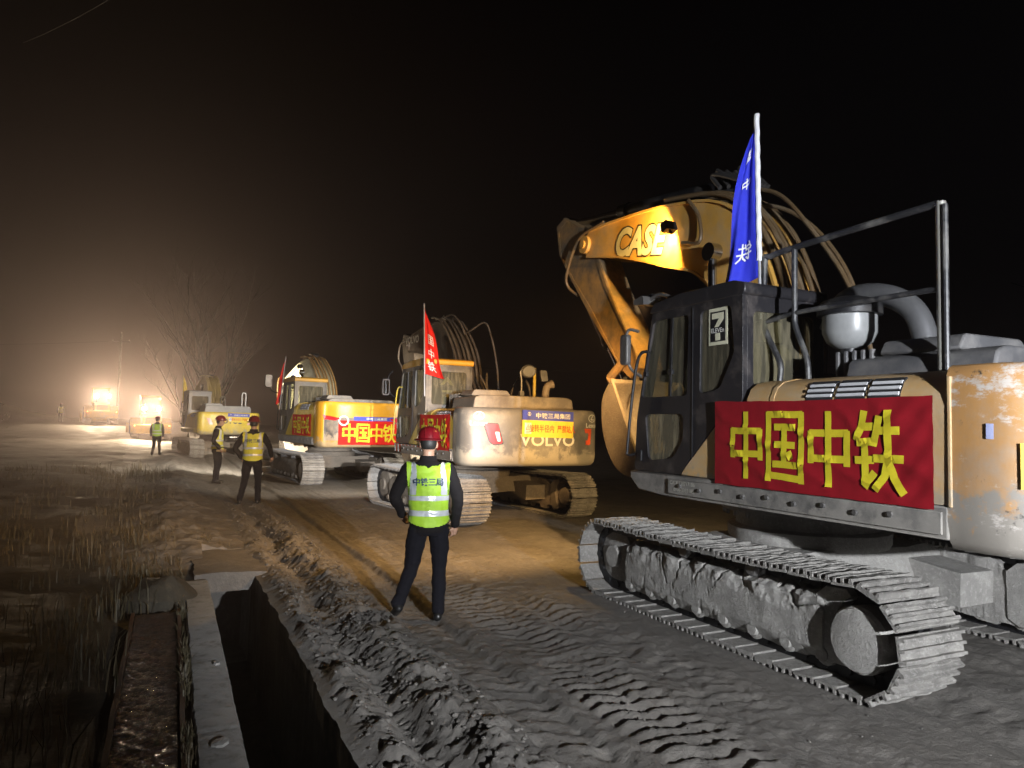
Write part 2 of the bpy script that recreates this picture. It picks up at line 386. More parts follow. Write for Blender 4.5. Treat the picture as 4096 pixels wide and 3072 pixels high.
b = MB(); b.loft([[rs(s_, w0 + .03 * noise.noise(Vector((s_ * 4, w0, 1))), z_ + .02 * noise.noise(Vector((s_ * 5, w0 * 6, 2)))) for w0, z_ in ((.30, -.16), (.30, .045), (.45, .05), (.6, .055), (.75, .05), (.9, .05), (1.08, .04), (1.08, -.16))] for s_ in [8.72 + .05 * i for i in range(36)]]); b.lump(.02, 7, 4)
tag(b.build('drain_shade_slab', M['ground'], smooth=50), 'muddy slab added over the drain to shade its far end', 'slab')  # slab added so the drain runs on beneath it and its end stays dark
# block and added shade slab closing the far end of the drain
b = MB(); b.lathe([(0, -.1), (.28, -.08), (.31, .04), (.22, .16), (.1, .21), (0, .22)], 18); b.lump(.10, 4, 9)
o = b.build('boulder', M['verge']); o.location = rs(7.75, -.02, .02); tag(o, 'rounded grey boulder at the end of the wet gutter among weeds', 'boulder')
# wet gutter strip beside the kerb: a rough bed under a skin of water that glints
m, nt, bs = mat_base('wet_gutter'); L = nt.links.new
L(mixc(nt, noise_fac(nt, 14, .35, .7, 8, .7), (.060, .030, .018), (.020, .014, .009)), bs.inputs['Base Color'])
rr_ = N(nt, 'ShaderNodeMapRange'); rr_.inputs[3].default_value = .05; rr_.inputs[4].default_value = .22; L(noise_fac(nt, 5, .35, .65), rr_.inputs[0]); L(rr_.outputs[0], bs.inputs['Roughness'])
tc = nt.nodes.new('ShaderNodeTexCoord'); tx = N(nt, 'ShaderNodeTexNoise', i_Scale=70, i_Detail=6, i_Roughness=.65); L(tc.outputs['Object'], tx.inputs['Vector'])
bp = N(nt, 'ShaderNodeBump', i_Strength=1.0, i_Distance=.05); L(tx.outputs[0], bp.inputs['Height']); L(bp.outputs[0], bs.inputs['Normal']); bs.inputs['Specular IOR Level'].default_value = .9
g = MB(); g.grid(lambda u, v: rs(1.2 + u * 6.0, -.215 - .02 * (1 - u) + v * .33 + .012 * noise.noise(Vector((u * 40, v, 3))), .03 + .010 * noise.noise(Vector((u * 70, v * 5, 0))) + .007 * noise.noise(Vector((u * 210, v * 12, 3)))), 420, 30)
tag(g.build('gutter', m), kind='structure')
g = MB()
for w0 in (-.25, .118):
    g.loft([[rs(1.2 + i * .1, w0 + dx + .008 * noise.noise(Vector((i * .3, w0, 0))), zz + .006 * noise.noise(Vector((i * .4, 9, 0)))) for dx, zz in ((0, -.1), (.028, -.1), (.028, .052), (0, .052))] for i in range(61)])
tag(g.build('gutter_edging', paint('rusty_edging', (.10, .045, .022), (.12, .10, .08), .5, .6)), 'thin rusty edging strips either side of the wet gutter', 'edging')
# loose clods broken off the ridges
g = MB(); ico = bmesh.new(); bmesh.ops.create_icosphere(ico, subdivisions=1, radius=1); iv = [v.co.copy() for v in ico.verts]; iff = [tuple(v.index for v in f.verts) for f in ico.faces]; ico.free()
for i in range(1500):
    s = random.uniform(2.2, 16); w = random.choice((random.gauss(1.15, .12), random.gauss(1.6, .16), random.gauss(1.6, .16), random.uniform(1, 5.5)))
    if w < 1.0: continue
    a = random.uniform(.004, .022) * (1 if w < 2 else .55); p = rs(s, w); p.z = float(height(np.array([s]), np.array([w]))[0]) + a * .2
    sc = Vector((random.uniform(.7, 1.4), random.uniform(.7, 1.4), random.uniform(.5, .9))) * a
    g.add([p + Vector((v.x * sc.x, v.y * sc.y, v.z * sc.z)) * (1 + .4 * noise.noise(v * 1.3 + p * 9)) for v in iv], iff)
tag(g.build('mud_clods', M['ground'], smooth=50), 'loose clods of mud crumbled along the ridges and ruts', 'mud', kind='stuff')

# weeds and dry grass on the verge
def blades(name, spots, mat, label, hmul=1):
    vs = []; fs = []
    for (s, w, n, hgt, spread) in spots:
        for _ in range(n):
            p = rs(s + random.gauss(0, spread), w + random.gauss(0, spread)); ww = p.dot(RR)
            if -.23 < ww < .12 and p.dot(RU) < 7.3: continue
            if ww > .19 and p.dot(RU) < 10.4: continue
            z0 = 0.0 if ww > -.3 else .02; h = hgt * random.uniform(.45, 1.25) * hmul; a = random.uniform(0, 6.283); b_ = random.uniform(.1, .75); wd = random.uniform(.0018, .0045) * (1 + s / 16)
            d = Vector((math.cos(a), math.sin(a), 0)); sd = Vector((-d.y, d.x, 0)) * wd; z = gz(p.x, p.y) if False else z0
            pts = [p + Vector((0, 0, z - .03)), p + d * (h * b_ * .25) + Vector((0, 0, z + h * .55)), p + d * (h * b_ * .95) + Vector((0, 0, z + h * (.98 - .35 * b_)))]
            b0 = len(vs); vs += [pts[0] - sd, pts[0] + sd, pts[1] - sd * .8, pts[1] + sd * .8, pts[2]]; fs += [(b0, b0 + 1, b0 + 3, b0 + 2), (b0 + 2, b0 + 3, b0 + 4)]
    me = bpy.data.meshes.new(name); me.from_pydata(vs, [], fs); me.materials.append(mat)
    return tag(obj(name, me), label, 'grass', kind='stuff')
def leafmat(name, a, b_):
    m, nt, bs = mat_base(name); nt.links.new(mixc(nt, noise_fac(nt, 1.7, .3, .7), a, b_), bs.inputs['Base Color']); bs.inputs['Roughness'].default_value = .6
    bs.inputs['Transmission Weight'].default_value = 0; return m
M['grass'] = leafmat('dry_grass', (.055, .052, .026), (.10, .075, .042))
sp = []
for _ in range(330):
    s = 2.2 + random.random() ** 1.3 * 24; w = -random.random() ** 1.5 * 9 - .25
    sp.append((s, w, 26, random.choice((.15, .22, .3, .42)), .16))
for _ in range(60): sp.append((random.uniform(2.2, 8.6), .155, 12, .13, .03))
for _ in range(50): sp.append((random.uniform(7.3, 12), random.uniform(-.6, .5), 18, .2, .12))
blades('verge_grass', sp, M['grass'], 'tall dry grass and weeds on the dark verge left of the drain')
# ---------------------------------------------------------------- excavator
def shoe_mesh(mat, seed, seg=1, amp=0):
    prof = [(-.091, 0), (-.091, .018), (-.080, .020), (-.076, .056), (-.056, .056), (-.054, .020), (-.010, .020), (-.010, .052), (.010, .052), (.010, .020), (.054, .020), (.056, .056), (.076, .056), (.080, .019), (.089, .018), (.089, 0)]
    b = MB(); b.prism(prof, -.30, .30, 'y', seg=seg)
    if amp:
        for i, p in enumerate(b.v):
            n_ = noise.fractal(Vector((p[0] * 9, p[1] * 7 + seed * 3.7, seed)), .8, 2, 4); fill = max(0, noise.noise(Vector((p[0] * 3 + seed, p[1] * 5, seed * 2)))) if p[2] < .03 else 0
            b.v[i] = (p[0], p[1] + .006 * noise.noise(Vector((p[0] * 30, p[1] * 9, seed))), p[2] + (amp * n_ + .034 * fill if p[2] > .004 else 0))
    return b.mesh('track_shoe', mat, 40)
def loop_pose(d, L, r, zc):
    st = 2 * L; arc = math.pi * r; tot = 2 * (st + arc); d %= tot
    if d < st: return (-L + d, zc + r - .025 * math.sin(math.pi * d / st)), 0.0
    d -= st
    if d < arc: a = d / r; return (L + r * math.sin(a), zc + r * math.cos(a)), a
    d -= arc
    if d < st: return (L - d, zc - r), math.pi
    d -= st; a = d / r; return (-L - r * math.sin(a), zc - r * math.cos(a)), math.pi + a
def clay(col): return col
def excavator(P):
    root = empty('excavator', (P['C'][0], P['C'][1], P.get('z', 0)), R(90) + R(P['h']))
    tag(root, P['label'], 'excavator', 'excavators driving in line along the road')
    near = P.get('near', False); mud = P['mud']; shoe_mat = P['shoe']
    # ---------- undercarriage
    Lh, r, zc, xo = P.get('Lh', 1.80), P.get('tr', .375), P.get('tzc', .43), P.get('xo', 0)
    TX = Matrix.Translation((xo, 0, 0)); kx = Lh / 1.82
    meshes = [shoe_mesh(shoe_mat, i * 5 + 1, 16 if near else 1, .009 if near else 0) for i in range(8 if near else 1)]
    tot = 2 * (2 * Lh + math.pi * r); n = round(tot / .192)
    linkb = MB()
    for y in (-.055, .055):
        linkb.prism(fillet([(-.10, -.10), (.09, -.10), (.105, -.03), (.09, -.002), (-.09, -.002), (-.105, -.03)], .02, 2), y - .014, y + .014, 'y')
    linkb.cyl((.0, -.085, -.055), (.0, .085, -.055), .034, n=10); link_me = linkb.mesh('chain_link', M['black_steel'], 40)
    for sd in (1, -1):
        yc = 1.19 * sd; up = -P.get('ury', 0)
        ch = MB()
        for k in range(n * 2):
            (x, z), a = loop_pose(k * tot / (n * 2), Lh, r - .035, zc); Mx = Matrix.Translation((x, yc, z)) @ Matrix.Rotation(a, 4, 'Y')
            ch.box(-.05, .05, -.03, .03, -.05, .0, TX @ Mx)
        track = ch.build('track', M['black_steel'], root)
        for k in range(n):
            (x, z), a = loop_pose((k + .3) * tot / n, Lh, r, zc); o = obj('track_shoe', meshes[(k * 7 + k // 3) % len(meshes)], track)
            o.location = (x + xo, yc, z); o.rotation_euler = (0, a + R(3.5 + 1.5 * math.sin(k * 2.3)), 0)
            if near or (P.get('links')):
                q = obj('chain_link', link_me, track); q.location = (x + xo, yc + .0, z); q.rotation_euler = (0, a, 0)
        # frame with caked mud on its sloping top
        def ring(x):
            t = max(0, abs(x) - 1.15) / .35; k = 1 - .25 * t
            zk = (zc - .43) * 1.5
            prof = [(1.0, .15), (1.29, .13), (1.345, .22), (1.35, .45), (1.32, .55), (1.22, .66 + zk), (1.10, .72 * k + .01 + zk), (1.0, .72 * k + .01 + zk)] if near else [(1.0, .20), (1.25, .17), (1.285, .26), (1.30, .44), (1.27, .54), (1.20, .62 + zk), (1.10, .68 * k + .02 + zk), (1.0, .68 * k + .02 + zk)]
            return [(x * kx + xo, y * sd, z) for y, z in prof]
        f = MB(); f.loft([ring(-1.42 + i * 2.86 / 70) for i in range(71)])
        if near:
            f2 = MB(); f2.loft([[(p[0], p[1], p[2]) for p in sum([[Vector(a).lerp(Vector(b), t / 9) for t in range(9)] for a, b in zip(ring(x), ring(x)[1:] + ring(x)[:1])], [])] for x in [-1.42 + i * 2.86 / 230 for i in range(231)]])
            f = f2; f.cake(.055, 4.2, sd * 2.3, lambda p: (0, sd * (.22 + .75 * max(0, min(1, (p[2] - .40) / .12))), .55 if p[2] > .45 else -.2 if p[2] < .2 else 0))
        f.lump(.02 if near else .03, 4.2, sd + P['C'][0], lambda p: .35 + 1.1 * max(0, min(1, (p[2] - .38) / .2)))
        fr = f.build('track_frame', mud, root, smooth=55)
        for x in (-1.1, -.35, .4, 1.1):
            b = MB(); b.prism(fillet([(x * kx + xo - .17, .26), (x * kx + xo + .17, .26), (x * kx + xo + .10, .12), (x * kx + xo - .10, .12)], .03, 3), (1.02) * sd, (1.29) * sd, 'y')
            b.lump(.02, 6, 3); b.build('roller_guard', mud, fr, smooth=50)
        for k in range(8):
            rb = MB(); x = (-1.4 + k * .4) * kx + xo; rb.lathe([(.0, -.15), (.05, -.15), (.055, -.12), (.085, -.11), (.085, -.05), (.065, -.04), (.065, .04), (.085, .05), (.085, .11), (.055, .12), (.05, .15), (0, .15)], 14, Matrix.Translation((x, yc, .185)) @ Matrix.Rotation(R(90), 4, 'X'))
            rb.build('bottom_roller', mud, fr)
        for x in (P.get('crx', (.45, -.62))):
            rb = MB(); rb.lathe([(0, -.13), (.055, -.13), (.07, -.10), (.06, -.06), (.072, -.03), (.06, 0), (.072, .03), (.06, .06), (.075, .10), (.06, .15), (.035, .20), (0, .2)], 18, Matrix.Translation((x, yc + .05 * sd, zc + r - .075)) @ Matrix.Rotation(R(90 * sd), 4, 'X')); rb.build('carrier_roller', M['rim'] if 'rim' in M else mud, fr)
        # idler (front), sprocket with hub cover (rear)
        rb = MB(); rb.lathe([(0, -.11), (.12, -.11), (.13, -.07), (.30, -.06), (.335, -.05), (.335, .05), (.30, .06), (.13, .07), (.12, .11), (0, .11)], 30, Matrix.Translation((Lh + xo, yc, zc)) @ Matrix.Rotation(R(90), 4, 'X') @ Matrix.Diagonal((r / .385, r / .385, 1, 1))); rb.lump(.01, 6, 4); rb.build('idler', mud, root)
        teeth = [(( .335 if i % 2 else .285) * math.cos(i * math.pi / 21), (.335 if i % 2 else .285) * math.sin(i * math.pi / 21)) for i in range(42)]
        rb = MB(); rb.prism([(p[0] * r / .385 - Lh + xo, p[1] * r / .385 + zc) for p in teeth], yc - .03, yc + .03, 'y'); sp = rb.build('sprocket', M['black_steel'], root)
        rb = MB(); Mh = Matrix.Translation((-Lh + xo, yc, zc - .01)) @ Matrix.Rotation(R(-90 * sd), 4, 'X')
        rb.lathe([(.16, -.2), (.20, .02), (.215, .05), (.225, .21), (.205, .24), (.14, .25), (.05, .255), (.0, .257)], 40, Mh)
        rb.lump(.007, 9, 8); rb.build('hub_cover', mud, sp)
        b = MB()
        rc = -Lh + xo; out = [(rc + .42, .20), (rc + .42, zc + .20), (rc + .32, zc + .28), (rc + .16, zc + .30), (rc + .12, zc + .25), (rc + .20, zc + .19)] + [(rc + .265 * math.cos(R(t)), zc + .265 * math.sin(R(t))) for t in range(45, -66, -12)] + [(rc + .16, .16), (rc + .32, .15)]
        b.prism(out, (.98) * sd, (1.33) * sd, 'y'); b.lump(.02, 5, 2); b.build('frame_bracket', mud, fr, bevel=.012)
    b = MB(); b.prism([(-.75, .42), (.75, .42), (.62, .74), (-.62, .74)], -1.05, 1.05, 'y', seg=14); b.lump(.04, 3, 1); b.build('car_body', mud, root, smooth=50)
    for sx in (1, -1):
        for ya in (-1.0, .55):
            b = MB(); b.prism([(sx * .45, .40), (sx * 1.15, .30), (sx * 1.15, .58), (sx * .45, .66)], ya, ya + .45, 'y'); b.lump(.03, 3, 6); b.build('cross_member', mud, root, smooth=50)
    # ---------- upper structure, all turned by the slew angle
    U = Matrix.Rotation(R(P.get('slew', 0)), 4, 'Z'); B = lambda b, nm, mt, pa=root, **k: b.build(nm, mt, pa, M=U, **k)
    b = MB(); b.lathe([(.72, .72), (.74, .76), (.74, .86), (.66, .88), (.66, 1.0), (.8, 1.02), (.8, 1.12), (0, 1.12)], 40); b.lump(.012, 5, 2); tt = B(b, 'turntable', mud)
    for k in range(28):
        a = k * 2 * math.pi / 28; b = MB(); b.cyl((.77 * math.cos(a), .77 * math.sin(a), 1.02), (.77 * math.cos(a), .77 * math.sin(a), .97), .02, n=6); B(b, 'bolt', mud, tt)
    xf = P.get('xf', 1.05); xr = P.get('xr', -.5); xs = P.get('seam', -2.26)
    zt = P.get('hoodz', 2.2); deckm = P['deck']; body = P['body']; cabm = P['cab']
    dk = MB(); dk.prism([(xf + .03, 1.34), (xf + .02, 1.27), (xf - .12, 1.16), (xf - .5, 1.135), (xs, 1.135), (xs, 1.34)], -1.31, 1.325, 'y', seg=1)
    deck = B(dk, 'deck', deckm, bevel=.012)
    b = MB(); b.prism([(xf - .62, 1.305), (xs + .03, 1.305), (xs + .03, 1.165), (xf - .62, 1.165)], 1.327, 1.345, 'y'); B(b, 'skirt_plate', deckm, deck, bevel=.004)
    bm_ = None
    for k in range(9):
        x = xf - .8 - k * (xf - .9 - xs) / 9; bb = MB(); bb.cyl((x, 1.34, 1.25 - .02 * (k % 2)), (x, 1.362, 1.25 - .02 * (k % 2)), .022, .018, n=8); B(bb, 'bolt', M['rim'], deck)
    # cab: side walls cut for the windows, panes set in the openings
    def X(x): return xr + (x + .5) * (xf - xr) / 1.55
    y0, y1 = .34, 1.30; zr = P.get('roofz', 3.0)
    def zz(z): return z if z < 2.1 else 2.1 + (z - 2.1) * (zr - 2.1) / .9
    outl = fillet([(X(1.04), 1.35), (X(1.0), 1.9), (X(.74), zz(2.99)), (X(-.5), zz(2.99)), (X(-.5), 2.0), (X(-.3), 1.95), (X(.22), 1.45), (X(.28), 1.35)], .07)
    w1 = fillet([(X(.73), zz(2.85)), (X(.20), zz(2.85)), (X(.22), 2.09), (X(.93), 2.09)], .05)
    w2 = fillet([(X(.03), zz(2.86)), (X(-.36), zz(2.86)), (X(-.40), 2.45), (X(-.22), 2.14), (X(.04), 2.10)], .05)
    w3 = fillet([(X(.86), 1.92), (X(.27), 1.92), (X(.27), 1.68), (X(.42), 1.50), (X(.80), 1.46)], .06)
    c = MB(); c.prism(outl, y1 - .05, y1, 'y', holes=[w1, w2, w3]); c.prism(outl, y0, y0 + .04, 'y', holes=[w1, w2])
    c.prism([(y0 + .041, 1.95), (y1 - .051, 1.95), (y1 - .051, zz(2.97)), (y0 + .041, zz(2.97))], X(-.5), X(-.5) + .045, 'x', holes=[fillet([(y0 + .12, zz(2.15)), (y1 - .12, zz(2.15)), (y1 - .12, zz(2.80)), (y0 + .12, zz(2.80))], .06)])
    c.prism([(y0 + .041, 1.36), (y1 - .051, 1.36), (y1 - .051, 1.52), (y0 + .041, 1.52)], X(.98), X(1.03), 'x')
    c.prism([(X(1.0), 1.36), (X(.28), 1.36), (X(.28), 1.40), (X(1.0), 1.40)], y0 + .041, y1 - .051, 'y')
    for y in (y0 + .041, y1 - .111):
        c.prism([(X(1.035), 1.5), (X(.995), 1.9), (X(.745), zz(2.96)), (X(.69), zz(2.96)), (X(.93), 1.9), (X(.98), 1.5)], y, y + .06, 'y')
    cab = B(c, 'cab', cabm, bevel=.006)
    b = MB(); b.prism(fillet([(X(.80), zz(2.93)), (X(.72), zz(3.03)), (X(.3), zz(3.07)), (X(-.4), zz(3.07)), (X(-.54), zz(3.03)), (X(-.53), zz(2.93))], .04), y0 - .02, y1 + .012, 'y'); B(b, 'cab_roof', P.get('roof', cabm), cab, bevel=.03)
    g = P.get('glass', M['glass'])
    for w in (w1, w2, w3):
        b = MB(); b.prism(w, y1 - .03, y1 - .022, 'y'); B(b, 'window_pane', M['glass_dusty'] if w is w3 else g, cab, smooth=None)
    b = MB(); b.prism([(y0 + .11, zz(2.14)), (y1 - .11, zz(2.14)), (y1 - .11, zz(2.81)), (y0 + .11, zz(2.81))], X(-.5) + .018, X(-.5) + .024, 'x'); B(b, 'rear_pane', g, cab, smooth=None)
    b = MB(); b.add([(X(1.01), y0 + .1, 1.52), (X(1.01), y1 - .11, 1.52), (X(.97), y1 - .11, 1.9), (X(.97), y0 + .1, 1.9), (X(.72), y1 - .11, zz(2.92)), (X(.72), y0 + .1, zz(2.92))], [(0, 1, 2, 3), (3, 2, 4, 5)]); B(b, 'windscreen', g, cab, smooth=None)
    b = MB()   # door gap, sliding-window bar, sill rail
    b.prism([(X(.50), 2.09), (X(.47), 2.09), (X(.44), zz(2.85)), (X(.47), zz(2.85))], y1 - .02, y1 - .004, 'y'); B(b, 'window_bar', M['black_steel'], cab)
    for x in (.46, .86):
        b = MB(); b.box(X(x) - .03, X(x) + .03, y1 - .022, y1 + .012, 2.30, 2.35); B(b, 'window_latch', M['black'], cab, bevel=.005)
    b = MB(); b.prism(fillet([(X(.97), 1.56), (X(.90), 1.56), (X(.90), 1.44), (X(.97), 1.44)], .02), y1, y1 + .02, 'y'); B(b, 'door_handle', M['black'], cab, bevel=.005)
    b = MB(); b.box(X(.145), X(.135), y1 + .001, y1 + .006, 1.5, 2.9); B(b, 'door_seam', M['black'], cab)
    # seat and levers inside
    b = MB(); b.box(X(-.25), X(.30), .58, 1.06, 1.70, 1.86); b.prism(fillet([(X(-.10), 1.85), (X(-.28), 1.85), (X(-.38), 2.55), (X(-.24), 2.58)], .05), .58, 1.06, 'y'); b.box(X(-.36), X(-.26), .70, .94, 2.56, 2.76); b.cyl((X(.55), .55, 1.5), (X(.5), .55, 2.15), .03, n=8); b.cyl((X(.55), 1.08, 1.5), (X(.48), 1.08, 2.18), .03, n=8)
    B(b, 'seat', P.get('seatm', M['dark']), cab, bevel=.02)
    # grab rail up the cab front
    b = MB(); fx = X(1.0) + .09
    b.tube([Vector(p) for p in spline([(X(1.0), y1 - .02, 1.52), (fx, y1 + .04, 1.50), (fx, y1 + .05, 1.6), (X(.93) + .07, y1 + .05, 2.2), (X(.86) + .05, y1 + .04, 2.52), (X(.80), y1 - .02, 2.55)], 5)], .016, 8); B(b, 'grab_rail', P.get('railm', M['black_steel']), cab)
    # ---------- left side panel with rounded shoulder
    prof = [(1.318, 1.345), (1.322, zt - .24), (1.31, zt - .16), (1.27, zt - .08), (1.20, zt - .03), (1.05, zt), (.45, zt + .01), (.45, 1.345)]
    xh = P.get('hoodx', -.56)
    b = MB(); b.prism(prof, xs, xh, 'x'); panel = B(b, 'side_panel', body, bevel=.008)
    tri = [(X(-.30), 1.93), (X(.24), 1.42), (X(.30), 1.345), (xh, 1.345), (xh, zt - .25)]
    b = MB(); b.prism(tri, 1.0, 1.305, 'y'); B(b, 'corner_panel', body, panel, bevel=.01)
    b = MB(); b.prism([(p[0] * 1.0 + .004, p[1] + .004) for p in prof[:7]] + [(.45, 1.5)], xh - .30, xh - .26, 'x'); B(b, 'panel_strap', body, panel)
    # vents on the shoulder: each slat its own
    for gx in range(3):
        x1 = xh - .62 - gx * .265; x0 = x1 - .235
        b = MB(); b.prism([(1.3245, zt - .215), (1.3135, zt - .15), (1.2735, zt - .072), (1.24, zt - .044), (1.2, zt - .09), (1.28, zt - .215)], x0, x1, 'x'); v = B(b, 'vent', M['dark'], panel)
        for k, (yy, z) in enumerate(((1.322, zt - .20), (1.314, zt - .155), (1.297, zt - .115), (1.27, zt - .078))):
            s_ = MB(); s_.prism([(yy + .005, z - .012), (yy + .016, z - .008), (yy + .006, z + .012), (yy - .006, z + .010)], x0 + .006, x1 - .006, 'x'); B(s_, 'vent_slat', P.get('slat', M['whitecloth']), v)
    # right side and engine hood
    b = MB(); b.prism([(-y, z) for y, z in prof], xs, .9, 'x'); B(b, 'tank_panel', body, bevel=.01)
    hz = P.get('hood2', zt + .12)
    b = MB(); b.prism(fillet([(-1.0, zt - .02), (1.0, zt - .02), (.96, hz - .04), (.85, hz), (-.85, hz), (-.96, hz - .04)], .03, 2), xs - .1, xs + 1.0, 'x'); hood = B(b, 'engine_hood', P.get('hoodm', deckm), bevel=.02)
    b = MB(); b.prism(fillet([(.15, hz - .01), (.95, hz - .01), (.88, hz + .10), (.25, hz + .10)], .03, 2), xs + .15, xs + .75, 'x'); B(b, 'hood_cover', P.get('hoodm', deckm), hood, bevel=.015)
    for k in range(P.get('ribs', 5)):
        b = MB(); x = xs + .82 + k * .075; b.box(x, x + .03, .28, .92, zt + .01, hz + .05); B(b, 'hood_rib', P.get('hoodm', deckm), hood, bevel=.006)
    # ---------- counterweight
    cw = MB(); zb, zc2 = P.get('cwz', (1.07, zt + .01)); xe = P.get('xe', -2.92)
    def plan(s, z):
        half = [(xs + .005, 1.322), (xs - .22, 1.326), (xs - .38, 1.29), (xs - .50, 1.17), (xe + .05, .85), (xe, .4), (xe, 0)]
        pl = [Vector(p) for p in half]; pts = spline(pl, 5); pts = [Vector((xs + (p.x - xs) * s, p.y * (1 - (1 - s) * .35))) for p in pts]
        pts = pts + [Vector((p.x, -p.y)) for p in reversed(pts[:-1])]; return [(p.x, p.y, z) for p in pts]
    cw.loft([plan(.72, zb), plan(.88, zb + .015), plan(.97, zb + .07), plan(1.0, zb + .18), plan(1.0, zc2 - .14), plan(.975, zc2 - .06), plan(.93, zc2 - .015), plan(.86, zc2)])
    cwo = B(cw, 'counterweight', P['cw'], smooth=50)
    P['U'] = U; P['root'] = root; P['B'] = B; P['panel'] = panel; P['cab_o'] = cab; P['cwo'] = cwo; P['X'] = X; P['zt'] = zt; P['hz'] = hz; P['xs'] = xs; P['xe'] = xe; P['hood_o'] = hood; P['zzf'] = zz
    # ---------- boom, arm, bucket
    bm = P['boomm']; ct = P['boom']; hw = P.get('boomw', [.20, .33, .42, .40, .30, .22])
    cl = spline([Vector(p) for p in ct], 6); nn = len(cl)
    def wd(i):
        t = i / (nn - 1) * (len(hw) - 1); k = min(int(t), len(hw) - 2); return hw[k] + (hw[k + 1] - hw[k]) * (t - k)
    L_, R_ = [], []
    for i, p in enumerate(cl):
        t = (cl[min(i + 1, nn - 1)] - cl[max(i - 1, 0)]).normalized(); nrm = Vector((-t.y, t.x)); L_.append(p + nrm * wd(i)); R_.append(p - nrm * wd(i))
    tipdir = (cl[-1] - cl[-2]).normalized()
    nose = [cl[-1] + tipdir * .16 + Vector((-tipdir.y, tipdir.x)) * .09, cl[-1] + tipdir * .16 - Vector((-tipdir.y, tipdir.x)) * .09]
    poly = [tuple(p) for p in L_] + [tuple(p) for p in nose] + [tuple(p) for p in reversed(R_)]
    b = MB(); b.prism(poly, -.245, .245, 'y'); boom = B(b, 'boom', bm, bevel=.012)
    b = MB()
    for lst, sg in ((L_, 1), (R_, -1)):   # flanges proud of the side plates
        b.loft([[(p.x, -.275, p.y), (p.x, .275, p.y), (p.x + o.x, .275, p.y + o.y), (p.x + o.x, -.275, p.y + o.y)] for i, p in enumerate(lst) for o in [((cl[i] - p).normalized() * .03)]])
    B(b, 'flange', bm, boom)
    P['cl'] = cl; P['top'] = L_
    pv = cl[-1]
    for y in (.25, -.25):
        b = MB(); b.cyl((pv.x + .06, y, pv.y), (pv.x + .06, y + (.05 if y > 0 else -.05), pv.y), .13, n=20); b.cyl((pv.x + .06, y, pv.y), (pv.x + .06, y + (.08 if y > 0 else -.08), pv.y), .06, n=12); B(b, 'pivot_boss', bm, boom)
    mid = cl[int(nn * P.get('bcat', .45))]
    for y in (.40, -.40):
        b = MB(); base = Vector((.85, y, 1.45)); top = Vector((mid.x + .05, y, mid.y)); d = (top - base)
        b.cyl(base, base + d * .62, .085, n=16); b.cyl(base + d * .6, base + d * .64, .10, n=16); bc = B(b, 'boom_cylinder', P.get('cylm', M['black_steel']), root)
        b = MB(); b.cyl(base + d * .63, top, .05, n=12); b.cyl(top - Vector((0, .06, 0)), top + Vector((0, .06, 0)), .10, n=16); B(b, 'cylinder_rod', M['chrome'], bc)
    A = P['arm']; arm_poly = [Vector(p) for p in A['poly']]
    b = MB(); b.prism([tuple(p) for p in arm_poly], -.19, .19, 'y'); arm = B(b, 'arm', P['armm'], bevel=.012)
    b = MB(); m_ = len(arm_poly); cen = sum(arm_poly, Vector((0, 0))) / m_
    for side in (.191, -.191):   # welded stiffener rim
        b.prism([tuple(p + (cen - p).normalized() * .03) for p in arm_poly], side - (.006 if side < 0 else 0), side + (.006 if side > 0 else 0), 'y', holes=[[tuple(p + (cen - p).normalized() * .12) for p in arm_poly]])
    B(b, 'arm_rim', P['armm'], arm)
    # arm cylinder lying on top of the boom
    a0 = Vector(A['ac'][0]); a1 = Vector(A['ac'][1]); v3 = lambda p, y=0: Vector((p.x, y, p.y))
    d = a1 - a0; b = MB(); b.cyl(v3(a0), v3(a0 + d * .60), .095, n=16); b.cyl(v3(a0 + d * .57), v3(a0 + d * .62), .115, n=16); b.cyl(v3(a0, -.12), v3(a0, .12), .10, n=14); ac = B(b, 'arm_cylinder', P.get('cylm', M['black_steel']), root)
    b = MB(); b.cyl(v3(a0 + d * .6), v3(a1), .055, n=12); b.cyl(v3(a1, -.14), v3(a1, .14), .085, n=12); B(b, 'cylinder_rod', M['chrome'], ac)
    a0 = Vector(A['bc'][0]); a1 = Vector(A['bc'][1]); d = a1 - a0; b = MB(); b.cyl(v3(a0), v3(a0 + d * .68), .075, n=14); b.cyl(v3(a0 + d * .64), v3(a0 + d * .70), .09, n=14); b.cyl(v3(a0, -.1), v3(a0, .1), .08, n=12); bc = B(b, 'bucket_cylinder', P.get('cylm', M['black_steel']), root)
    b = MB(); b.cyl(v3(a0 + d * .66), v3(a1), .045, n=12); B(b, 'cylinder_rod', M['chrome'], bc)
    b = MB(); pin = Vector(A['pin'])
    for y in (.24, -.24):
        b.tube([v3(a1, y), v3(pin + Vector((.12, .12)), y)], .06, 8); b.tube([v3(a1, y), v3(Vector(A['bk'][1]), y)], .06, 8)
    B(b, 'bucket_link', P['armm'], arm)
    bk = spline([Vector(p) for p in A['bk']], 5)
    b = MB(); side = [tuple(p) for p in bk]
    for y in (.55, -.55): b.prism(side, y - .02, y + .02, 'y')
    b.loft([[(p.x, -.56, p.y), (p.x, .56, p.y), (p.x + o.x, .56, p.y + o.y), (p.x + o.x, -.56, p.y + o.y)] for i, p in enumerate(bk) for o in [((sum(bk, Vector((0, 0))) / len(bk)) - p).normalized() * .05]])
    bucket = B(b, 'bucket', P.get('bktm', mud), smooth=40, bevel=.008)
    b = MB()
    for y in (-.16, .16): b.prism([tuple(bk[0]), tuple(bk[4]), tuple(bk[8]), tuple(pin + Vector((-.1, -.05))), tuple(pin + Vector((0, .12)))], y - .03, y + .03, 'y')
    B(b, 'bucket_ear', P.get('bktm', mud), bucket)
    e = bk[-1]; e2 = (bk[-1] - bk[-3]).normalized()
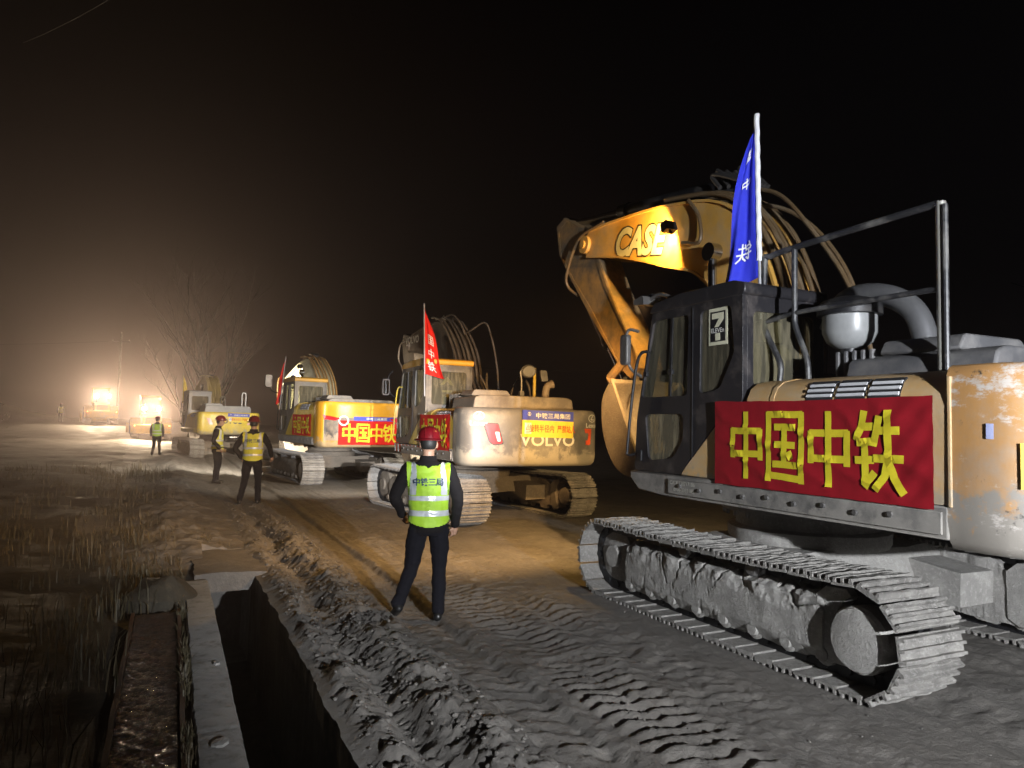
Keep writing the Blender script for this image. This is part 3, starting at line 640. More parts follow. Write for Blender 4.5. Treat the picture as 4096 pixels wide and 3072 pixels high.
    for k in range(5):
        y = -.5 + k * .25; b = MB(); b.loft([[(e.x - e2.x * .06, y - .045, e.y - e2.y * .06 - .03), (e.x - e2.x * .06, y + .045, e.y - e2.y * .06 - .03), (e.x - e2.x * .06, y + .045, e.y - e2.y * .06 + .03), (e.x - e2.x * .06, y - .045, e.y - e2.y * .06 + .03)], [(e.x + e2.x * .17, y - .03, e.y + e2.y * .17 - .01), (e.x + e2.x * .17, y + .03, e.y + e2.y * .17 - .01), (e.x + e2.x * .17, y + .03, e.y + e2.y * .17 + .01), (e.x + e2.x * .17, y - .03, e.y + e2.y * .17 + .01)]]); B(b, 'bucket_tooth', M['rim'], bucket)
    # pipes and hoses following the boom's back down to the deck
    for k in range(P.get('hoses', 5)):
        y = -.22 + k * .11; i0, i1 = P.get('hoser', (.12, .62)); pts = [L_[i] + (L_[i] - cl[i]).normalized() * (.07 + .03 * (k % 2)) for i in range(int(nn * i0), int(nn * i1))]
        low = pts[0]; pre = spline([Vector((low.x - .12, .9 * y * 1.4, zt - .05)), Vector((low.x - .28 - .04 * k, y, (zt + low.y) / 2)), Vector((low.x, y, low.y))], 6)
        b = MB(); b.tube(pre[:-1] + [Vector((p.x, y, p.y)) for p in pts], .024 if k % 2 else .03, 8); B(b, 'boom_pipe', P.get('hosem', M['hose']), boom)
    for k, pts in enumerate(P.get('loops', ())):
        b = MB(); b.tube(spline([Vector(p) for p in pts], 7), .022, 8); B(b, 'hydraulic_hose', P.get('hosem', M['hose']), boom)
    return P
M['rim'] = paint('worn_steel', (.16, .155, .15), (.22, .2, .18), .4, .4, .5)
# ---------------------------------------------------------------- banners, flags, lamps
CH = {
 '中': [[(.08, .74), (.08, .30)], [(.05, .71), (.95, .71)], [(.92, .74), (.92, .28)], [(.08, .37), (.92, .37)], [(.5, 1), (.5, 0)]],
 '国': [[(.06, 1), (.06, 0)], [(.03, .96), (.97, .96)], [(.94, .99), (.94, 0)], [(.06, .09), (.94, .06)], [(.22, .78), (.80, .78)], [(.24, .53), (.78, .53)], [(.18, .25), (.84, .25)], [(.5, .78), (.5, .25)], [(.62, .44), (.70, .33)]],
 '铁': [[(.20, 1), (.13, .78), (.02, .62)], [(.14, .80), (.40, .80)], [(.04, .60), (.40, .62)], [(.0, .38), (.40, .39)], [(.22, .62), (.22, .08)], [(.20, .05), (.42, .24)], [(.52, .93), (.46, .74), (.40, .56)], [(.46, .75), (.92, .75)], [(.69, 1), (.69, .42)], [(.40, .41), (1, .41)], [(.69, .42), (.62, .20), (.42, .02)], [(.69, .42), (.80, .18), (1.0, 0)]],
}
def strip_char(ch, F, a0, b0, w, h, lw, mat, parent, lift=.004):
    b = MB()
    for si, st in enumerate(CH[ch]):
        pts = [Vector((a0 + x * w, b0 + y * h)) for x, y in st]; dense = []
        for p, q_ in zip(pts, pts[1:]):
            n = max(2, int((q_ - p).length / .025)); dense += [p.lerp(q_, k / n) for k in range(n)]
        dense.append(pts[-1]); base = len(b.v); m = len(dense)
        for i, p in enumerate(dense):
            t = (dense[min(i + 1, m - 1)] - dense[max(i - 1, 0)]).normalized(); nrm = Vector((-t.y, t.x)) * lw / 2
            for q_ in (p + nrm, p - nrm): b.v.append(tuple(F(q_.x, q_.y, lift + si * .0007)))
        b.f += [(base + 2 * i, base + 2 * i + 1, base + 2 * i + 3, base + 2 * i + 2) for i in range(m - 1)]
    return b.build('character', mat, parent, smooth=None)
def on(P, p):
    return P['root'].matrix_basis @ P['U'] @ Vector(p)
def attach(P, name, label, cat, p, group=None):
    bpy.context.view_layer.update()
    o = empty(name, on(P, p), R(90 + P['h'] + P.get('slew', 0))); tag(o, label, cat, group); return o
def cwpt(P, y, d=.006):   # x on the counterweight's rear at lateral y
    xs, xe = P['xs'], P['xe']; pts = spline([Vector(p) for p in [(xs + .005, 1.322), (xs - .22, 1.326), (xs - .38, 1.29), (xs - .50, 1.17), (xe + .05, .85), (xe, .4), (xe, 0)]], 5)
    best = min(pts, key=lambda p: abs(p.y - abs(y))); i = pts.index(best); j = i + 1 if best.y > abs(y) and i + 1 < len(pts) else max(0, i - 1)
    a, c = pts[i], pts[j]; t = 0 if abs(c.y - a.y) < 1e-6 else (abs(y) - a.y) / (c.y - a.y); return a.x + (c.x - a.x) * max(0, min(1, t)) - d
def banner(P, face, x, y, z, w, h, label, seed, chars='中国中铁', cw=None, pad=.08, lw=.05, yb=.1, ht=None, mat=None, wr=1.0):
    o = attach(P, 'banner', label, 'banner', (x, y, z), 'red cloth banners hung on the machines')
    Mx = (face_left if face == 'left' else face_rear)(0, 0, 0)
    def F(a, b, l=0):
        p = F0(a, b, l)
        return p if face == 'left' else Vector((p.x + cwpt(P, y + p.y, 0) - x, p.y, p.z))
    def F0(a, b, l=0):
        q = Vector((a * 2.1 + seed * 7, b * 2.6, seed)); d = .010 * noise.noise(q) + .006 * noise.noise(Vector((a * 3 + b * 7, b * 3 - a * 2, seed + 3))) * (1 + 2 * max(0, a / w - .75) * 3)
        d += .005 * math.sin(b * 34 + 5 * noise.noise(q)) * max(0, (b / h - .6)) * 1.5
        d += .012 * max(0, math.sin((a * 1.3 + b * 2.2) * 9 + 3 * noise.noise(q * 1.3)) - .72) / .28 + .012 * max(0, a / w - .72) * math.sin(b * 26 - a * 30 + seed) * 2; edge = min(a, w - a, b, h - b) / .12; sag = -.012 * math.sin(math.pi * a / w) * (b / h)
        return Mx @ Vector((a - w / 2, b + sag + .006 * noise.noise(Vector((a * 5, seed, 0))), .016 + d * wr * min(1, .3 + edge) + l))
    b = MB(); b.grid(lambda u, v: F(u * w, v * h), max(20, int(w / .03)), max(12, int(h / .03))); b.build('cloth', mat or M['redcloth'], o, smooth=60)
    n = len(chars); cwid = cw or (w - 2 * pad) / n * .9; gap = ((w - 2 * pad) - cwid * n) / max(1, n - 1)
    for i, c in enumerate(chars): strip_char(c, F, pad + i * (cwid + gap), h * yb, cwid, (ht or .78) * h, lw, M['yellowtape'], o)
    return o
def flag(P, base, ztop, zbot, out, wbot, mat, label, chars=(), sleeve=False, lean=(0, 0), zbase=None, lw=.028, chs=.17, chm=None):
    o = attach(P, 'flag', label, 'flag', base); H_ = ztop - base[2]
    b = MB(); pl = [Vector((lean[0] * t, lean[1] * t, t * H_)) for t in (0, .5, 1)]
    b.tube(pl, .014, 8); b.build('pole', M['pole'], o)
    ou = Vector((out[0], out[1], 0)).normalized(); pe = Vector((-ou.y, ou.x, 0))
    def F(u, v, l=0):   # u across the cloth, v down the pole
        z = ztop - v * (ztop - zbot) - base[2]; t = z / H_; w_ = .03 + (wbot - .03) * v ** .75
        droop = -.20 * u * (1 - v) - .10 * u * v; fold = math.sin(u * 7.5 + v * 2.2) * .05 * u ** .5 * (.4 + .6 * v) + .02 * math.sin(u * 15 - v * 4) * u
        p = Vector((lean[0] * t, lean[1] * t, z + droop)) + ou * (w_ * u * (.9 + .1 * math.sin(v * 6))) + pe * fold
        return p + pe * l
    b = MB(); b.grid(lambda u, v: F(u, v), 24, 50); b.build('cloth', mat, o, smooth=70)
    if sleeve:
        b = MB(); zs = [ztop - base[2] - k * (ztop - zbot) * .9 / 24 for k in range(25)]
        b.tube([Vector((lean[0] * z / H_ + .004 * math.sin(z * 40), lean[1] * z / H_, z)) for z in zs], .024, 10); b.build('sleeve', M['whitecloth'], o)
    for (c, uu, vv, su, sv) in chars:
        Hc = ztop - zbot
        for sgn in (.006, -.006): strip_char(c, lambda a, b_, l, s=sgn: F(a / wbot, -b_ / Hc, s + (l if s > 0 else -l)), uu * wbot, (-vv - sv) * Hc, su * wbot, sv * Hc, lw, chm or M['whitecloth'], o)
    return o
def spot(name, loc, aim, col, watts, cone, blend=.6, size=.05, parent=None):
    d = bpy.data.lights.new(name, 'SPOT'); d.energy = watts; d.color = col; d.spot_size = R(cone); d.spot_blend = blend; d.shadow_soft_size = size
    o = bpy.data.objects.new(name, d); COL.objects.link(o); o.location = loc
    o.rotation_euler = Vector(aim).to_track_quat('-Z', 'Y').to_euler()
    if parent: o.parent = parent
    return o
def work_lamp(P, p, aim, col, watts, cone, lens, size=(.09, .07, .05), blend=.6, pa=None):
    a = Vector(aim).normalized(); q = a.to_track_quat('-Z', 'Y').to_matrix().to_4x4(); Mx = Matrix.Translation(p) @ q
    b = MB(); b.prism(fillet([(-size[0], -size[1]), (size[0], -size[1]), (size[0], size[1]), (-size[0], size[1])], .02, 2), 0, size[2] * 2, 'z', M=Mx); b.prism([(-.02, .01), (.02, .01), (.02, -.1), (-.02, -.1)], size[2], size[2] + .02, 'z', M=Mx)
    o = P['B'](b, 'work_lamp', M['black'], pa or P['root'], bevel=.006)
    b = MB(); b.prism(fillet([(-size[0] * .85, -size[1] * .8), (size[0] * .85, -size[1] * .8), (size[0] * .85, size[1] * .8), (-size[0] * .85, size[1] * .8)], .02, 2), -.008, -.001, 'z', M=Mx); P['B'](b, 'lens', lens, o)
    U = P['U']; pp = U @ (Vector(p) + a * .03); aa = U.to_3x3() @ a
    if watts: spot('work_lamp_light', pp, aa, col, watts, cone, blend, .04, P['root'])
def sign_sheet(P, p, w, h, face, label, small=False):
    o = attach(P, 'warning_banner', label, 'banner', p, 'blue and yellow warning banners on the counterweights'); f = face_left if face == 'left' else face_rear
    tl = -.015 * w
    def F(v, l=0.0):
        q = f(0, 0, 0) @ Vector((v[0], v[1] + tl * (v[0] / w), .014 + .004 * math.sin(v[0] * 9) + l)); return Vector((q.x + cwpt(P, p[1] + q.y, 0) - p[0], q.y, q.z))
    b = MB(); b.grid(lambda u, v: F(((u - .5) * w, h * .63 + v * h * .37)), 80, 4); b.build('blue_strip', M['signblue'], o)
    b = MB(); b.grid(lambda u, v: F(((u - .5) * w, v * h * .63)), 80, 6); b.build('yellow_panel', M['signyellow'], o)
    put_text('中铁三局集团', h * .21, M['white'], o, None, bold=.012, sx=1.2, warp=lambda v: F((v[0] + w * .09, v[1] + h * .815), .009))
    put_text('旋转半径内  严禁站人', h * .30, M['signred'], o, None, bold=.012, sx=.70, warp=lambda v: F((v[0] + w * .085, v[1] + h * .33), .009))
    c = MB()
    for r0, r1 in ((.07, .055),):
        n = 20; c.add([F((-w * .37 + math.cos(k * 2 * math.pi / n) * h * r, h * .86 + math.sin(k * 2 * math.pi / n) * h * r), .009) for r in (r0, r1) for k in range(n)], [(k, (k + 1) % n, n + (k + 1) % n, n + k) for k in range(n)])
    c.add([F((-w * .37 - h * .012, h * .80), .005), F((-w * .37 + h * .012, h * .80), .005), F((-w * .37 + h * .012, h * .92), .005), F((-w * .37 - h * .012, h * .92), .005)], [(0, 1, 2, 3)]); c.build('emblem', M['white'], o)
    b = MB(); b.add([F(v, .009) for v in ((-w * .455, h * .12), (-w * .33, h * .12), (-w * .33, h * .53), (-w * .455, h * .53))], [(0, 1, 2, 3)]); b.build('warning_label', M['white'], o, smooth=None)
    b = MB(); t0 = [Vector((-w * .44, h * .27)), Vector((-w * .345, h * .27)), Vector((-w * .3925, h * .48))]; ce = sum(t0, Vector((0, 0))) / 3
    b.add([F(p, .012) for p in t0] + [F(ce + (p - ce) * .78, .012) for p in t0], [(0, 1, 4, 3), (1, 2, 5, 4), (2, 0, 3, 5)]); b.add([F(v, .012) for v in ((ce.x - .004, h * .30), (ce.x + .004, h * .30), (ce.x + .004, h * .40), (ce.x - .004, h * .40))], [(0, 1, 2, 3)]); b.build('warning_triangle', M['black'], o, smooth=None)
    if not small: put_text('注意安全', h * .05, M['black'], o, None, warp=lambda v: F((v[0] - w * .3925, v[1] + h * .19), .012))
    return o

# ---------------------------------------------------------------- the four excavators
WARM = (1, .58, .22); WHITE = (1, .90, .74); COOL = (.86, .90, 1.0)
tan = paint('tan_orange_paint', (.62, .38, .15), (.46, .38, .27), .5, .42, zmud=1.38, scr=None)
tan_cw = paint('scraped_tan_paint', (.56, .30, .11), (.33, .30, .26), .42, .45, zmud=1.40, scr=(.55, .50, .45), scale=1.6)
E1 = excavator(dict(C=(2.90, 6.98), h=25.5, near=True, Lh=1.56, tr=.345, tzc=.40, xo=-.13, bcat=.36, crx=(.18, -.66), links=True, label='big tan excavator with black cab, red side banner and blue flag, boom lettered CASE',
    mud=M['mud'], shoe=M['steel_shoe'], deck=paint('muddy_deck_steel', (.09, .088, .085), (.30, .28, .25), .75, .55, zmud=1.2), body=tan, cw=tan_cw,
    cab=paint('black_cab_paint', (.022, .021, .024), (.12, .10, .09), .22, .38), hoodm=paint('grey_hood', (.10, .10, .105), (.2, .19, .18), .5, .5), hood2=2.36,
    boomm=paint('boom_orange_paint', (.62, .34, .07), (.40, .28, .15), .5, .42), armm=paint('muddy_arm_paint', (.44, .25, .075), (.13, .095, .06), .85, .5), bktm=mud_mat('bucket_mud', (.15, .12, .085), (.09, .07, .05), (.2, .165, .12), .85, 5.0, .9),
    boom=[(.35, 1.75), (.42, 2.9), (.98, 3.82), (1.9, 4.14), (2.9, 4.34), (3.72, 4.44)], boomw=[.24, .36, .44, .38, .27, .20], seatm=flat('seat_tan', (.45, .34, .18), .8),
    arm=dict(poly=[(4.56, 5.06), (4.80, 4.97), (4.70, 4.5), (4.30, 4.0), (3.76, 3.4), (2.92, 2.55), (2.72, 2.42), (2.52, 2.55), (2.58, 2.75), (3.25, 3.72), (3.55, 4.25), (3.72, 4.62), (4.15, 4.82)], ac=[(1.05, 4.55), (4.55, 4.98)], bc=[(4.45, 4.10), (3.12, 2.45)], pin=(2.66, 2.55), bk=[(2.60, 2.40), (2.80, 2.15), (2.80, 1.8), (2.68, 1.5), (2.48, 1.28), (2.2, 1.18), (1.9, 1.22)]),
    hosem=paint('tan_pipe', (.12, .075, .035), (.14, .11, .07), .4, .5), hoser=(.10, .66),
    loops=[[(3.3, .26, 4.66), (3.9, .3, 4.55), (4.25, .3, 4.1), (4.3, .24, 3.9), (4.15, .14, 3.75)], [(.75, .1, 4.42), (.25, .1, 4.2), (-.15, .1, 3.75), (-.5, .05, 3.2), (-.7, 0, 2.6), (-.72, 0, 2.2)], [(.85, -.05, 4.3), (.35, -.1, 4.1), (-.05, -.15, 3.75), (-.35, -.2, 3.25), (-.55, -.2, 2.6), (-.6, -.2, 2.2)], [(1.45, .28, 4.45), (1.25, .30, 4.2), (1.2, .33, 3.9), (1.5, .33, 3.95)]]))
# boom lettering, decals
def poly_text_outline(P, body, x, z, size, tilt, y):
    Mx = face_left(x, y, z) @ Matrix.Rotation(tilt, 4, 'Z')
    put_text(body, size, M['black'], P['root'], Mx @ Matrix.Translation((0, 0, 0)), bold=.075, sx=.92, shear=.22)
    put_text(body, size, M['silverletter'], P['root'], Mx @ Matrix.Translation((0, 0, .003)), bold=.042, sx=.92, shear=.22)
poly_text_outline(E1, 'CASE', 2.44, 4.20, .50, R(-10), .250)
work_lamp(E1, (1.66, .44, 4.13), (.93, .0, -.36), (1, .58, .13), 330, 172, M['lamp_warm'], (.085, .06, .05), .25)
work_lamp(E1, (1.02, 1.12, 3.10), (.90, .22, -.36), WARM, 4200, 92, M['lamp_warm'], (.07, .06, .04), .8)
work_lamp(E1, (1.08, -.95, 1.62), (.97, .02, -.22), (1, .66, .28), 800, 115, M['lamp_warm'], (.07, .06, .04), .8)
# mud and dented top on the boom: a clump of tied hoses
b = MB()
for k in range(7):
    a = k * .9; b.tube(spline([(.95 + .1 * math.cos(a), -.1 + .05 * k, 4.48), (1.05 + .12 * math.cos(a + 1), -.12 + .05 * k, 4.66 + .03 * (k % 3)), (.82 + .06 * k * .5, -.1 + .05 * k, 4.62), (.6, -.1 + .05 * k, 4.42)], 6), .026, 8)
E1['B'](b, 'hose_clump', M['hose'], E1['root'])
Pn = E1; B1 = E1['B']
# number sticker on the rear cab window
Xf = E1['X']
b = MB(); b.prism([(Xf(-.30), 2.53), (Xf(-.06), 2.53), (Xf(-.06), 2.86), (Xf(-.30), 2.86)], 1.281, 1.2835, 'y'); st = B1(b, 'sticker', flat('sticker_cream', (.72, .70, .52), .5), E1['cab_o'], smooth=None)
cx = Xf(-.18); b = MB(); b.prism([(cx - .095, 2.56), (cx + .095, 2.56), (cx + .095, 2.83), (cx - .095, 2.83)], 1.2845, 1.286, 'y'); B1(b, 'sticker_field', M['black'], E1['cab_o'], smooth=None)
b = MB(); q = [(cx + .075, 2.815), (cx - .075, 2.815), (cx - .075, 2.755), (cx - .01, 2.69), (cx + .04, 2.69), (cx - .015, 2.765), (cx + .075, 2.765)]; b.prism(q, 1.287, 1.2885, 'y'); b.prism([(cx + .03, 2.57), (cx - .03, 2.57), (cx - .03, 2.635), (cx + .03, 2.635)], 1.287, 1.2885, 'y'); B1(b, 'numeral', flat('sticker_cream2', (.72, .70, .52), .5), E1['cab_o'], smooth=None)
put_text('ELEVEn', .055, M['white'], E1['cab_o'], face_left(cx, 1.2895, 2.66), bold=.02)
put_text('CASE 138717186', .050, M['silverletter'], E1['root'], face_left(.22, 1.3485, 1.275), bold=.01); put_text('0106-2333185', .050, M['silverletter'], E1['root'], face_left(.20, 1.3485, 1.215), bold=.01)
# handrail on the hood
rm = paint('black_rail', (.03, .03, .033), (.25, .24, .22), .35, .4)
b = MB(); y = 1.0
rail = B1(b.tube(spline([(-.62, y, 2.2), (-.62, y, 2.36), (-.47, y, 2.62), (-.45, y, 2.75), (-.45, y, 3.25), (-.52, y, 3.29), (-.8, y, 3.31), (-1.9, y, 3.34), (-2.0, y, 3.33)], 5), .026, 10), 'handrail', rm, E1['root'])
B1(MB().tube(spline([(-.92, y, 2.2), (-.9, y, 2.38), (-.79, y, 2.64), (-.78, y, 2.8), (-.78, y, 3.31)], 5), .024, 10), 'rail_post', rm, rail)
B1(MB().tube([(-2.03, y, 2.2), (-2.03, y, 3.35)], .032, 12), 'rail_post', paint('silver_post', (.45, .44, .40), (.3, .28, .22), .4, .3, .4), rail)
B1(MB().tube([(-2.07, y + .02, 2.2), (-2.07, y + .02, 3.32)], .02, 10), 'rail_post', rm, rail)
B1(MB().tube(spline([(-.45, y, 2.72), (-.8, y, 2.76), (-1.4, y, 2.76), (-2.02, y, 2.76)], 5), .02, 10), 'mid_rail', rm, rail)
# pre-cleaner bowl, muffler and covers on top
b = MB(); b.lathe([(0, 2.44), (.10, 2.45), (.17, 2.50), (.205, 2.58), (.205, 2.72), (.215, 2.73), (.215, 2.78), (.16, 2.82), (.09, 2.84), (.0, 2.84)], 28, Matrix.Translation((-1.08, .72, 0))); pc = B1(b, 'air_precleaner', flat('clear_bowl', (.26, .265, .265), .35), E1['root'])
b = MB(); b.lathe([(.22, 2.715), (.245, 2.72), (.245, 2.80), (.20, 2.84), (.10, 2.87), (0, 2.88)], 28, Matrix.Translation((-1.08, .72, 0))); B1(b, 'bowl_lid', M['black_steel'], pc)
b = MB(); b.cyl((-1.08, .72, 2.2), (-1.08, .72, 2.45), .08); B1(b, 'intake_pipe', M['black_steel'], pc)
b = MB(); b.tube(spline([(-.7, .5, 2.65), (-.85, .5, 2.88), (-1.05, .5, 2.92), (-1.3, .5, 2.86), (-1.5, .5, 2.7), (-1.6, .5, 2.4)], 6), .09, 14); B1(b, 'exhaust_duct', paint('duct_grey', (.16, .16, .165), (.2, .2, .19), .4, .4, .4), E1['root'])
b = MB(); b.tube(spline([(.55, 1.2, 3.06), (.68, 1.22, 3.12), (.82, 1.22, 3.13), (.95, 1.22, 3.08)], 4), .02, 8); b.prism(fillet([(.88, 3.04), (1.06, 3.06), (1.06, 3.11), (.9, 3.14)], .02, 2), 1.12, 1.32, 'y'); B1(b, 'roof_lamp_bracket', M['rim'], E1['root'])
# front mirror
b = MB(); b.tube(spline([(.92, 1.3, 2.3), (1.02, 1.38, 2.4), (1.04, 1.42, 2.62), (1.0, 1.42, 2.78), (.9, 1.36, 2.76)], 5), .016, 8); mr = B1(b, 'mirror', M['rim'], E1['root'])
b = MB(); b.prism(fillet([(.97, 2.42), (1.10, 2.42), (1.10, 2.74), (.97, 2.74)], .04, 3), 1.40, 1.46, 'y'); B1(b, 'mirror_head', M['rim'], mr, bevel=.015)
# marks on the counterweight
b = MB(); b.grid(lambda u, v: (-2.50 - .13 * u, 1.336 - .03 * u - .10 * u * u, 1.76 + .09 * v), 6, 2); B1(b, 'faded_sticker', flat('faded_blue', (.25, .27, .42), .6), E1['cwo'])
b = MB(); b.grid(lambda u, v: (-2.665 - .155 * u, 1.30 - .30 * u, 1.48 + .26 * v), 4, 2); B1(b, 'hazard_sticker', M['signyellow'], E1['cwo'])
b = MB(); b.prism([(-2.262, 1.335), (-2.262, 2.02), (-2.262, 2.14), (-2.29, 2.14), (-2.29, 1.335)], 1.30, 1.331, 'y'); B1(b, 'edge_trim', tan, E1['cwo'], bevel=.008)
banner(E1, 'left', -1.2, 1.327, 1.315, 1.97, .71, 'long dark red banner with yellow tape characters on the tan excavator side panel', 1, cw=.37, pad=.19, lw=.054, yb=.10, ht=.78, wr=.75)
flag(E1, (-.43, 1.03, 2.75), 4.6, 3.12, (.55, .35), .38, M['blueflag'], 'blue flag with white marks hanging limp from a pole on the black cab excavator', sleeve=True, lean=(.05, 0), chars=[('铁', .25, .74, .45, .12), ('中', .3, .33, .4, .07), ('国', .35, .16, .35, .06)], lw=.016)

grey_cw = paint('grey_counterweight', (.16, .15, .135), (.36, .325, .26), .25, .40, zmud=1.33, scale=2.0)
y2 = paint('volvo_yellow', (.62, .45, .06), (.4, .34, .24), .35, .42)
dark2 = paint('dark_grey_cab', (.07, .065, .06), (.28, .24, .18), .45, .4)
E2 = excavator(dict(C=(-.75, 14.9), h=32.5, slew=-8, links=True, label='grey and yellow excavator with yellow cab roof and warning banner on its grey counterweight',
    mud=M['mudw'], shoe=M['steel_shoe'], deck=paint('deck_striped', (.26, .22, .18), (.35, .3, .24), .7, .6), body=y2, cw=grey_cw, cab=dark2, roof=paint('cab_roof_orange', (.72, .36, .03), (.4, .3, .15), .3, .4), xf=1.45, xr=-.62, seam=-2.30, hoodx=-.68, hoodz=2.06,
    hoodm=paint('brown_grey_hood', (.17, .145, .12), (.33, .28, .21), .5, .5), hood2=2.30, ribs=8, boomm=paint('dark_boom', (.10, .075, .055), (.2, .16, .11), .4, .42), armm=paint('dark_arm', (.12, .09, .065), (.26, .21, .15), .6, .5), bktm=M['mudw'],
    boom=[(.45, 1.75), (.80, 2.9), (1.75, 3.62), (2.6, 3.78), (3.5, 3.83), (4.2, 3.82)], boomw=[.24, .38, .48, .38, .28, .21], railm=y2,
    arm=dict(poly=[(5.0, 4.2), (5.15, 4.05), (4.95, 3.5), (4.3, 2.7), (3.5, 1.9), (3.3, 1.85), (3.2, 2.0), (3.8, 3.1), (4.0, 3.8), (4.2, 4.05)], ac=[(1.9, 4.22), (4.95, 4.12)], bc=[(4.95, 3.4), (3.9, 1.9)], pin=(3.35, 2.0), bk=[(3.4, 1.9), (3.7, 1.65), (3.72, 1.3), (3.55, 1.0), (3.3, .85), (3.0, .8), (2.7, .9)]),
    hosem=paint('brown_pipe', (.10, .08, .065), (.18, .15, .115), .5, .5), hoser=(.14, .52), hoses=6,
    loops=[[(1.9, .1, 4.26), (1.3, .1, 4.25), (.9, .05, 4.0), (.75, 0, 3.75)], [(1.25, -.15, 3.8), (.85, -.2, 3.88), (.45, -.35, 4.0), (.15, -.4, 3.6), (-.1, -.42, 3.0), (-.25, -.4, 2.5)], [(-.2, .0, 2.8), (-.35, -.1, 2.5), (-.3, -.2, 2.2), (-.1, -.2, 2.6), (-.2, -.15, 2.85)], [(-.6, -.5, 2.25), (-.7, -.55, 2.6), (-.8, -.65, 2.75), (-.95, -.75, 2.6), (-1.0, -.8, 2.25)], [(4.3, .28, 3.95), (4.9, .3, 3.9), (5.05, .3, 3.5), (4.7, .28, 3.2), (4.3, .26, 2.5)]]))
B2 = E2['B']; rx = E2['xe'] - .004
put_text('VOLVO', .24, M['silverletter'], E2['root'], face_left(2.75, .252, 3.78), bold=.02, sx=.95)

put_text('VOLVO', .13, M['silverletter'], E2['root'], face_left(-.25, 1.33, 1.93), bold=.01)
def ring_logo(Mx, r, parent, mat):
    b = MB(); n = 28
    b.add([Mx @ Vector((math.cos(k * 2 * math.pi / n) * r * q * 1.25, math.sin(k * 2 * math.pi / n) * r * q, 0)) for q in (1, .86) for k in range(n)], [(k, (k + 1) % n, n + (k + 1) % n, n + k) for k in range(n)])
    for st in ([(.25, .75), (-.55, -.35)], [(-.55, -.35), (.7, -.35)]):
        p, q = Vector(st[0]) * r, Vector(st[1]) * r; t = (q - p).normalized(); nn_ = Vector((-t.y, t.x)) * r * .09
        b.add([Mx @ Vector((v.x, v.y, .001)) for v in (p + nn_, p - nn_, q - nn_, q + nn_)], [(0, 1, 2, 3)])
    b.build('round_emblem', mat, parent, smooth=None)
def wrap_rear(P, y0, z0, vs, d=.006): return [(cwpt(P, y0 - v[0], d), y0 - v[0], z0 + v[1]) for v in vs]
for y0 in (1.06, -1.14):
    n = 28; r = .07; b = MB(); vs = [(math.cos(k * 2 * math.pi / n) * r * q * 1.3, math.sin(k * 2 * math.pi / n) * r * q) for q in (1, .84) for k in range(n)]
    b.add(wrap_rear(E2, y0, 1.925, vs, .009), [(k, (k + 1) % n, n + (k + 1) % n, n + k) for k in range(n)])
    for st in ([(.25, .72), (-.5, -.35)], [(-.5, -.35), (.72, -.35)]):
        p, q = Vector(st[0]) * r, Vector(st[1]) * r; t = (q - p).normalized(); nn_ = Vector((-t.y, t.x)) * r * .1
        b.add(wrap_rear(E2, y0, 1.925, [tuple(v) for v in (p + nn_, p - nn_, q - nn_, q + nn_)], .010), [(0, 1, 2, 3)])
    B2(b, 'round_emblem', M['white'], E2['cwo'], smooth=None)
    vs, fs = text_mesh('Lexus', .11, .015, 1.15); b = MB(); b.add(wrap_rear(E2, y0, 1.80, [(v[0], v[1]) for v in vs], .009), fs); B2(b, 'lettering', M['white'], E2['cwo'], smooth=None)
def quad_patch(P, y0, z0, poly, mat, nm, d, par):
    b = MB(); n = len(poly); c = Vector((sum(p[0] for p in poly) / n, sum(p[1] for p in poly) / n))
    rings = [[tuple(c + (Vector(p) - c) * t) for p in poly] for t in (1, .66, .33)]
    b.add(wrap_rear(P, y0, z0, [p for r_ in rings for p in r_] + [tuple(c)], d), [(r_ * n + i, r_ * n + (i + 1) % n, (r_ + 1) * n + (i + 1) % n, (r_ + 1) * n + i) for r_ in range(2) for i in range(n)] + [(2 * n + i, 2 * n + (i + 1) % n, 3 * n) for i in range(n)])
    return P['B'](b, nm, mat, par, smooth=None)
vs, fs = text_mesh('VOLVO', .28, .02, 1.15); b = MB(); b.add(wrap_rear(E2, -.20, 1.53, [(v[0], v[1]) for v in vs], .008), fs); B2(b, 'lettering', M['silverletter'], E2['cwo'], smooth=None)
tl = [(-.17, .17), (.06, .17), (.15, -.15), (.0, -.17), (-.07, -.12)]
quad_patch(E2, .80, 1.62, fillet([(x * 1.14, z * 1.1) for x, z in tl], .03, 3), M['black'], 'tail_mark_frame', .009, E2['cwo'])
quad_patch(E2, .80, 1.62, fillet([(x, z) for x, z in tl], .03, 3), M['redplastic'], 'tail_mark', .012, E2['cwo'])
quad_patch(E2, .76, 1.60, fillet([(-.03, .06), (.045, .06), (.075, -.10), (.02, -.10)], .012, 2), M['white'], 'tail_mark_center', .015, E2['cwo'])
for pl in ([(-.10, .14), (.06, .14), (.06, .06), (-.08, .06)], [(.0, .14), (.06, .14), (.04, -.14), (-.03, -.14)], [(-.07, -.07), (.03, -.07), (.02, -.15), (-.07, -.15)]): quad_patch(E2, -1.06, 1.60, pl, M['signred'], 'tail_mark', .009, E2['cwo'])
sign_sheet(E2, (E2['xe'], -.20, 1.575), 1.02, .46, 'rear', 'blue and yellow warning banner on the grey counterweight above silver letters')
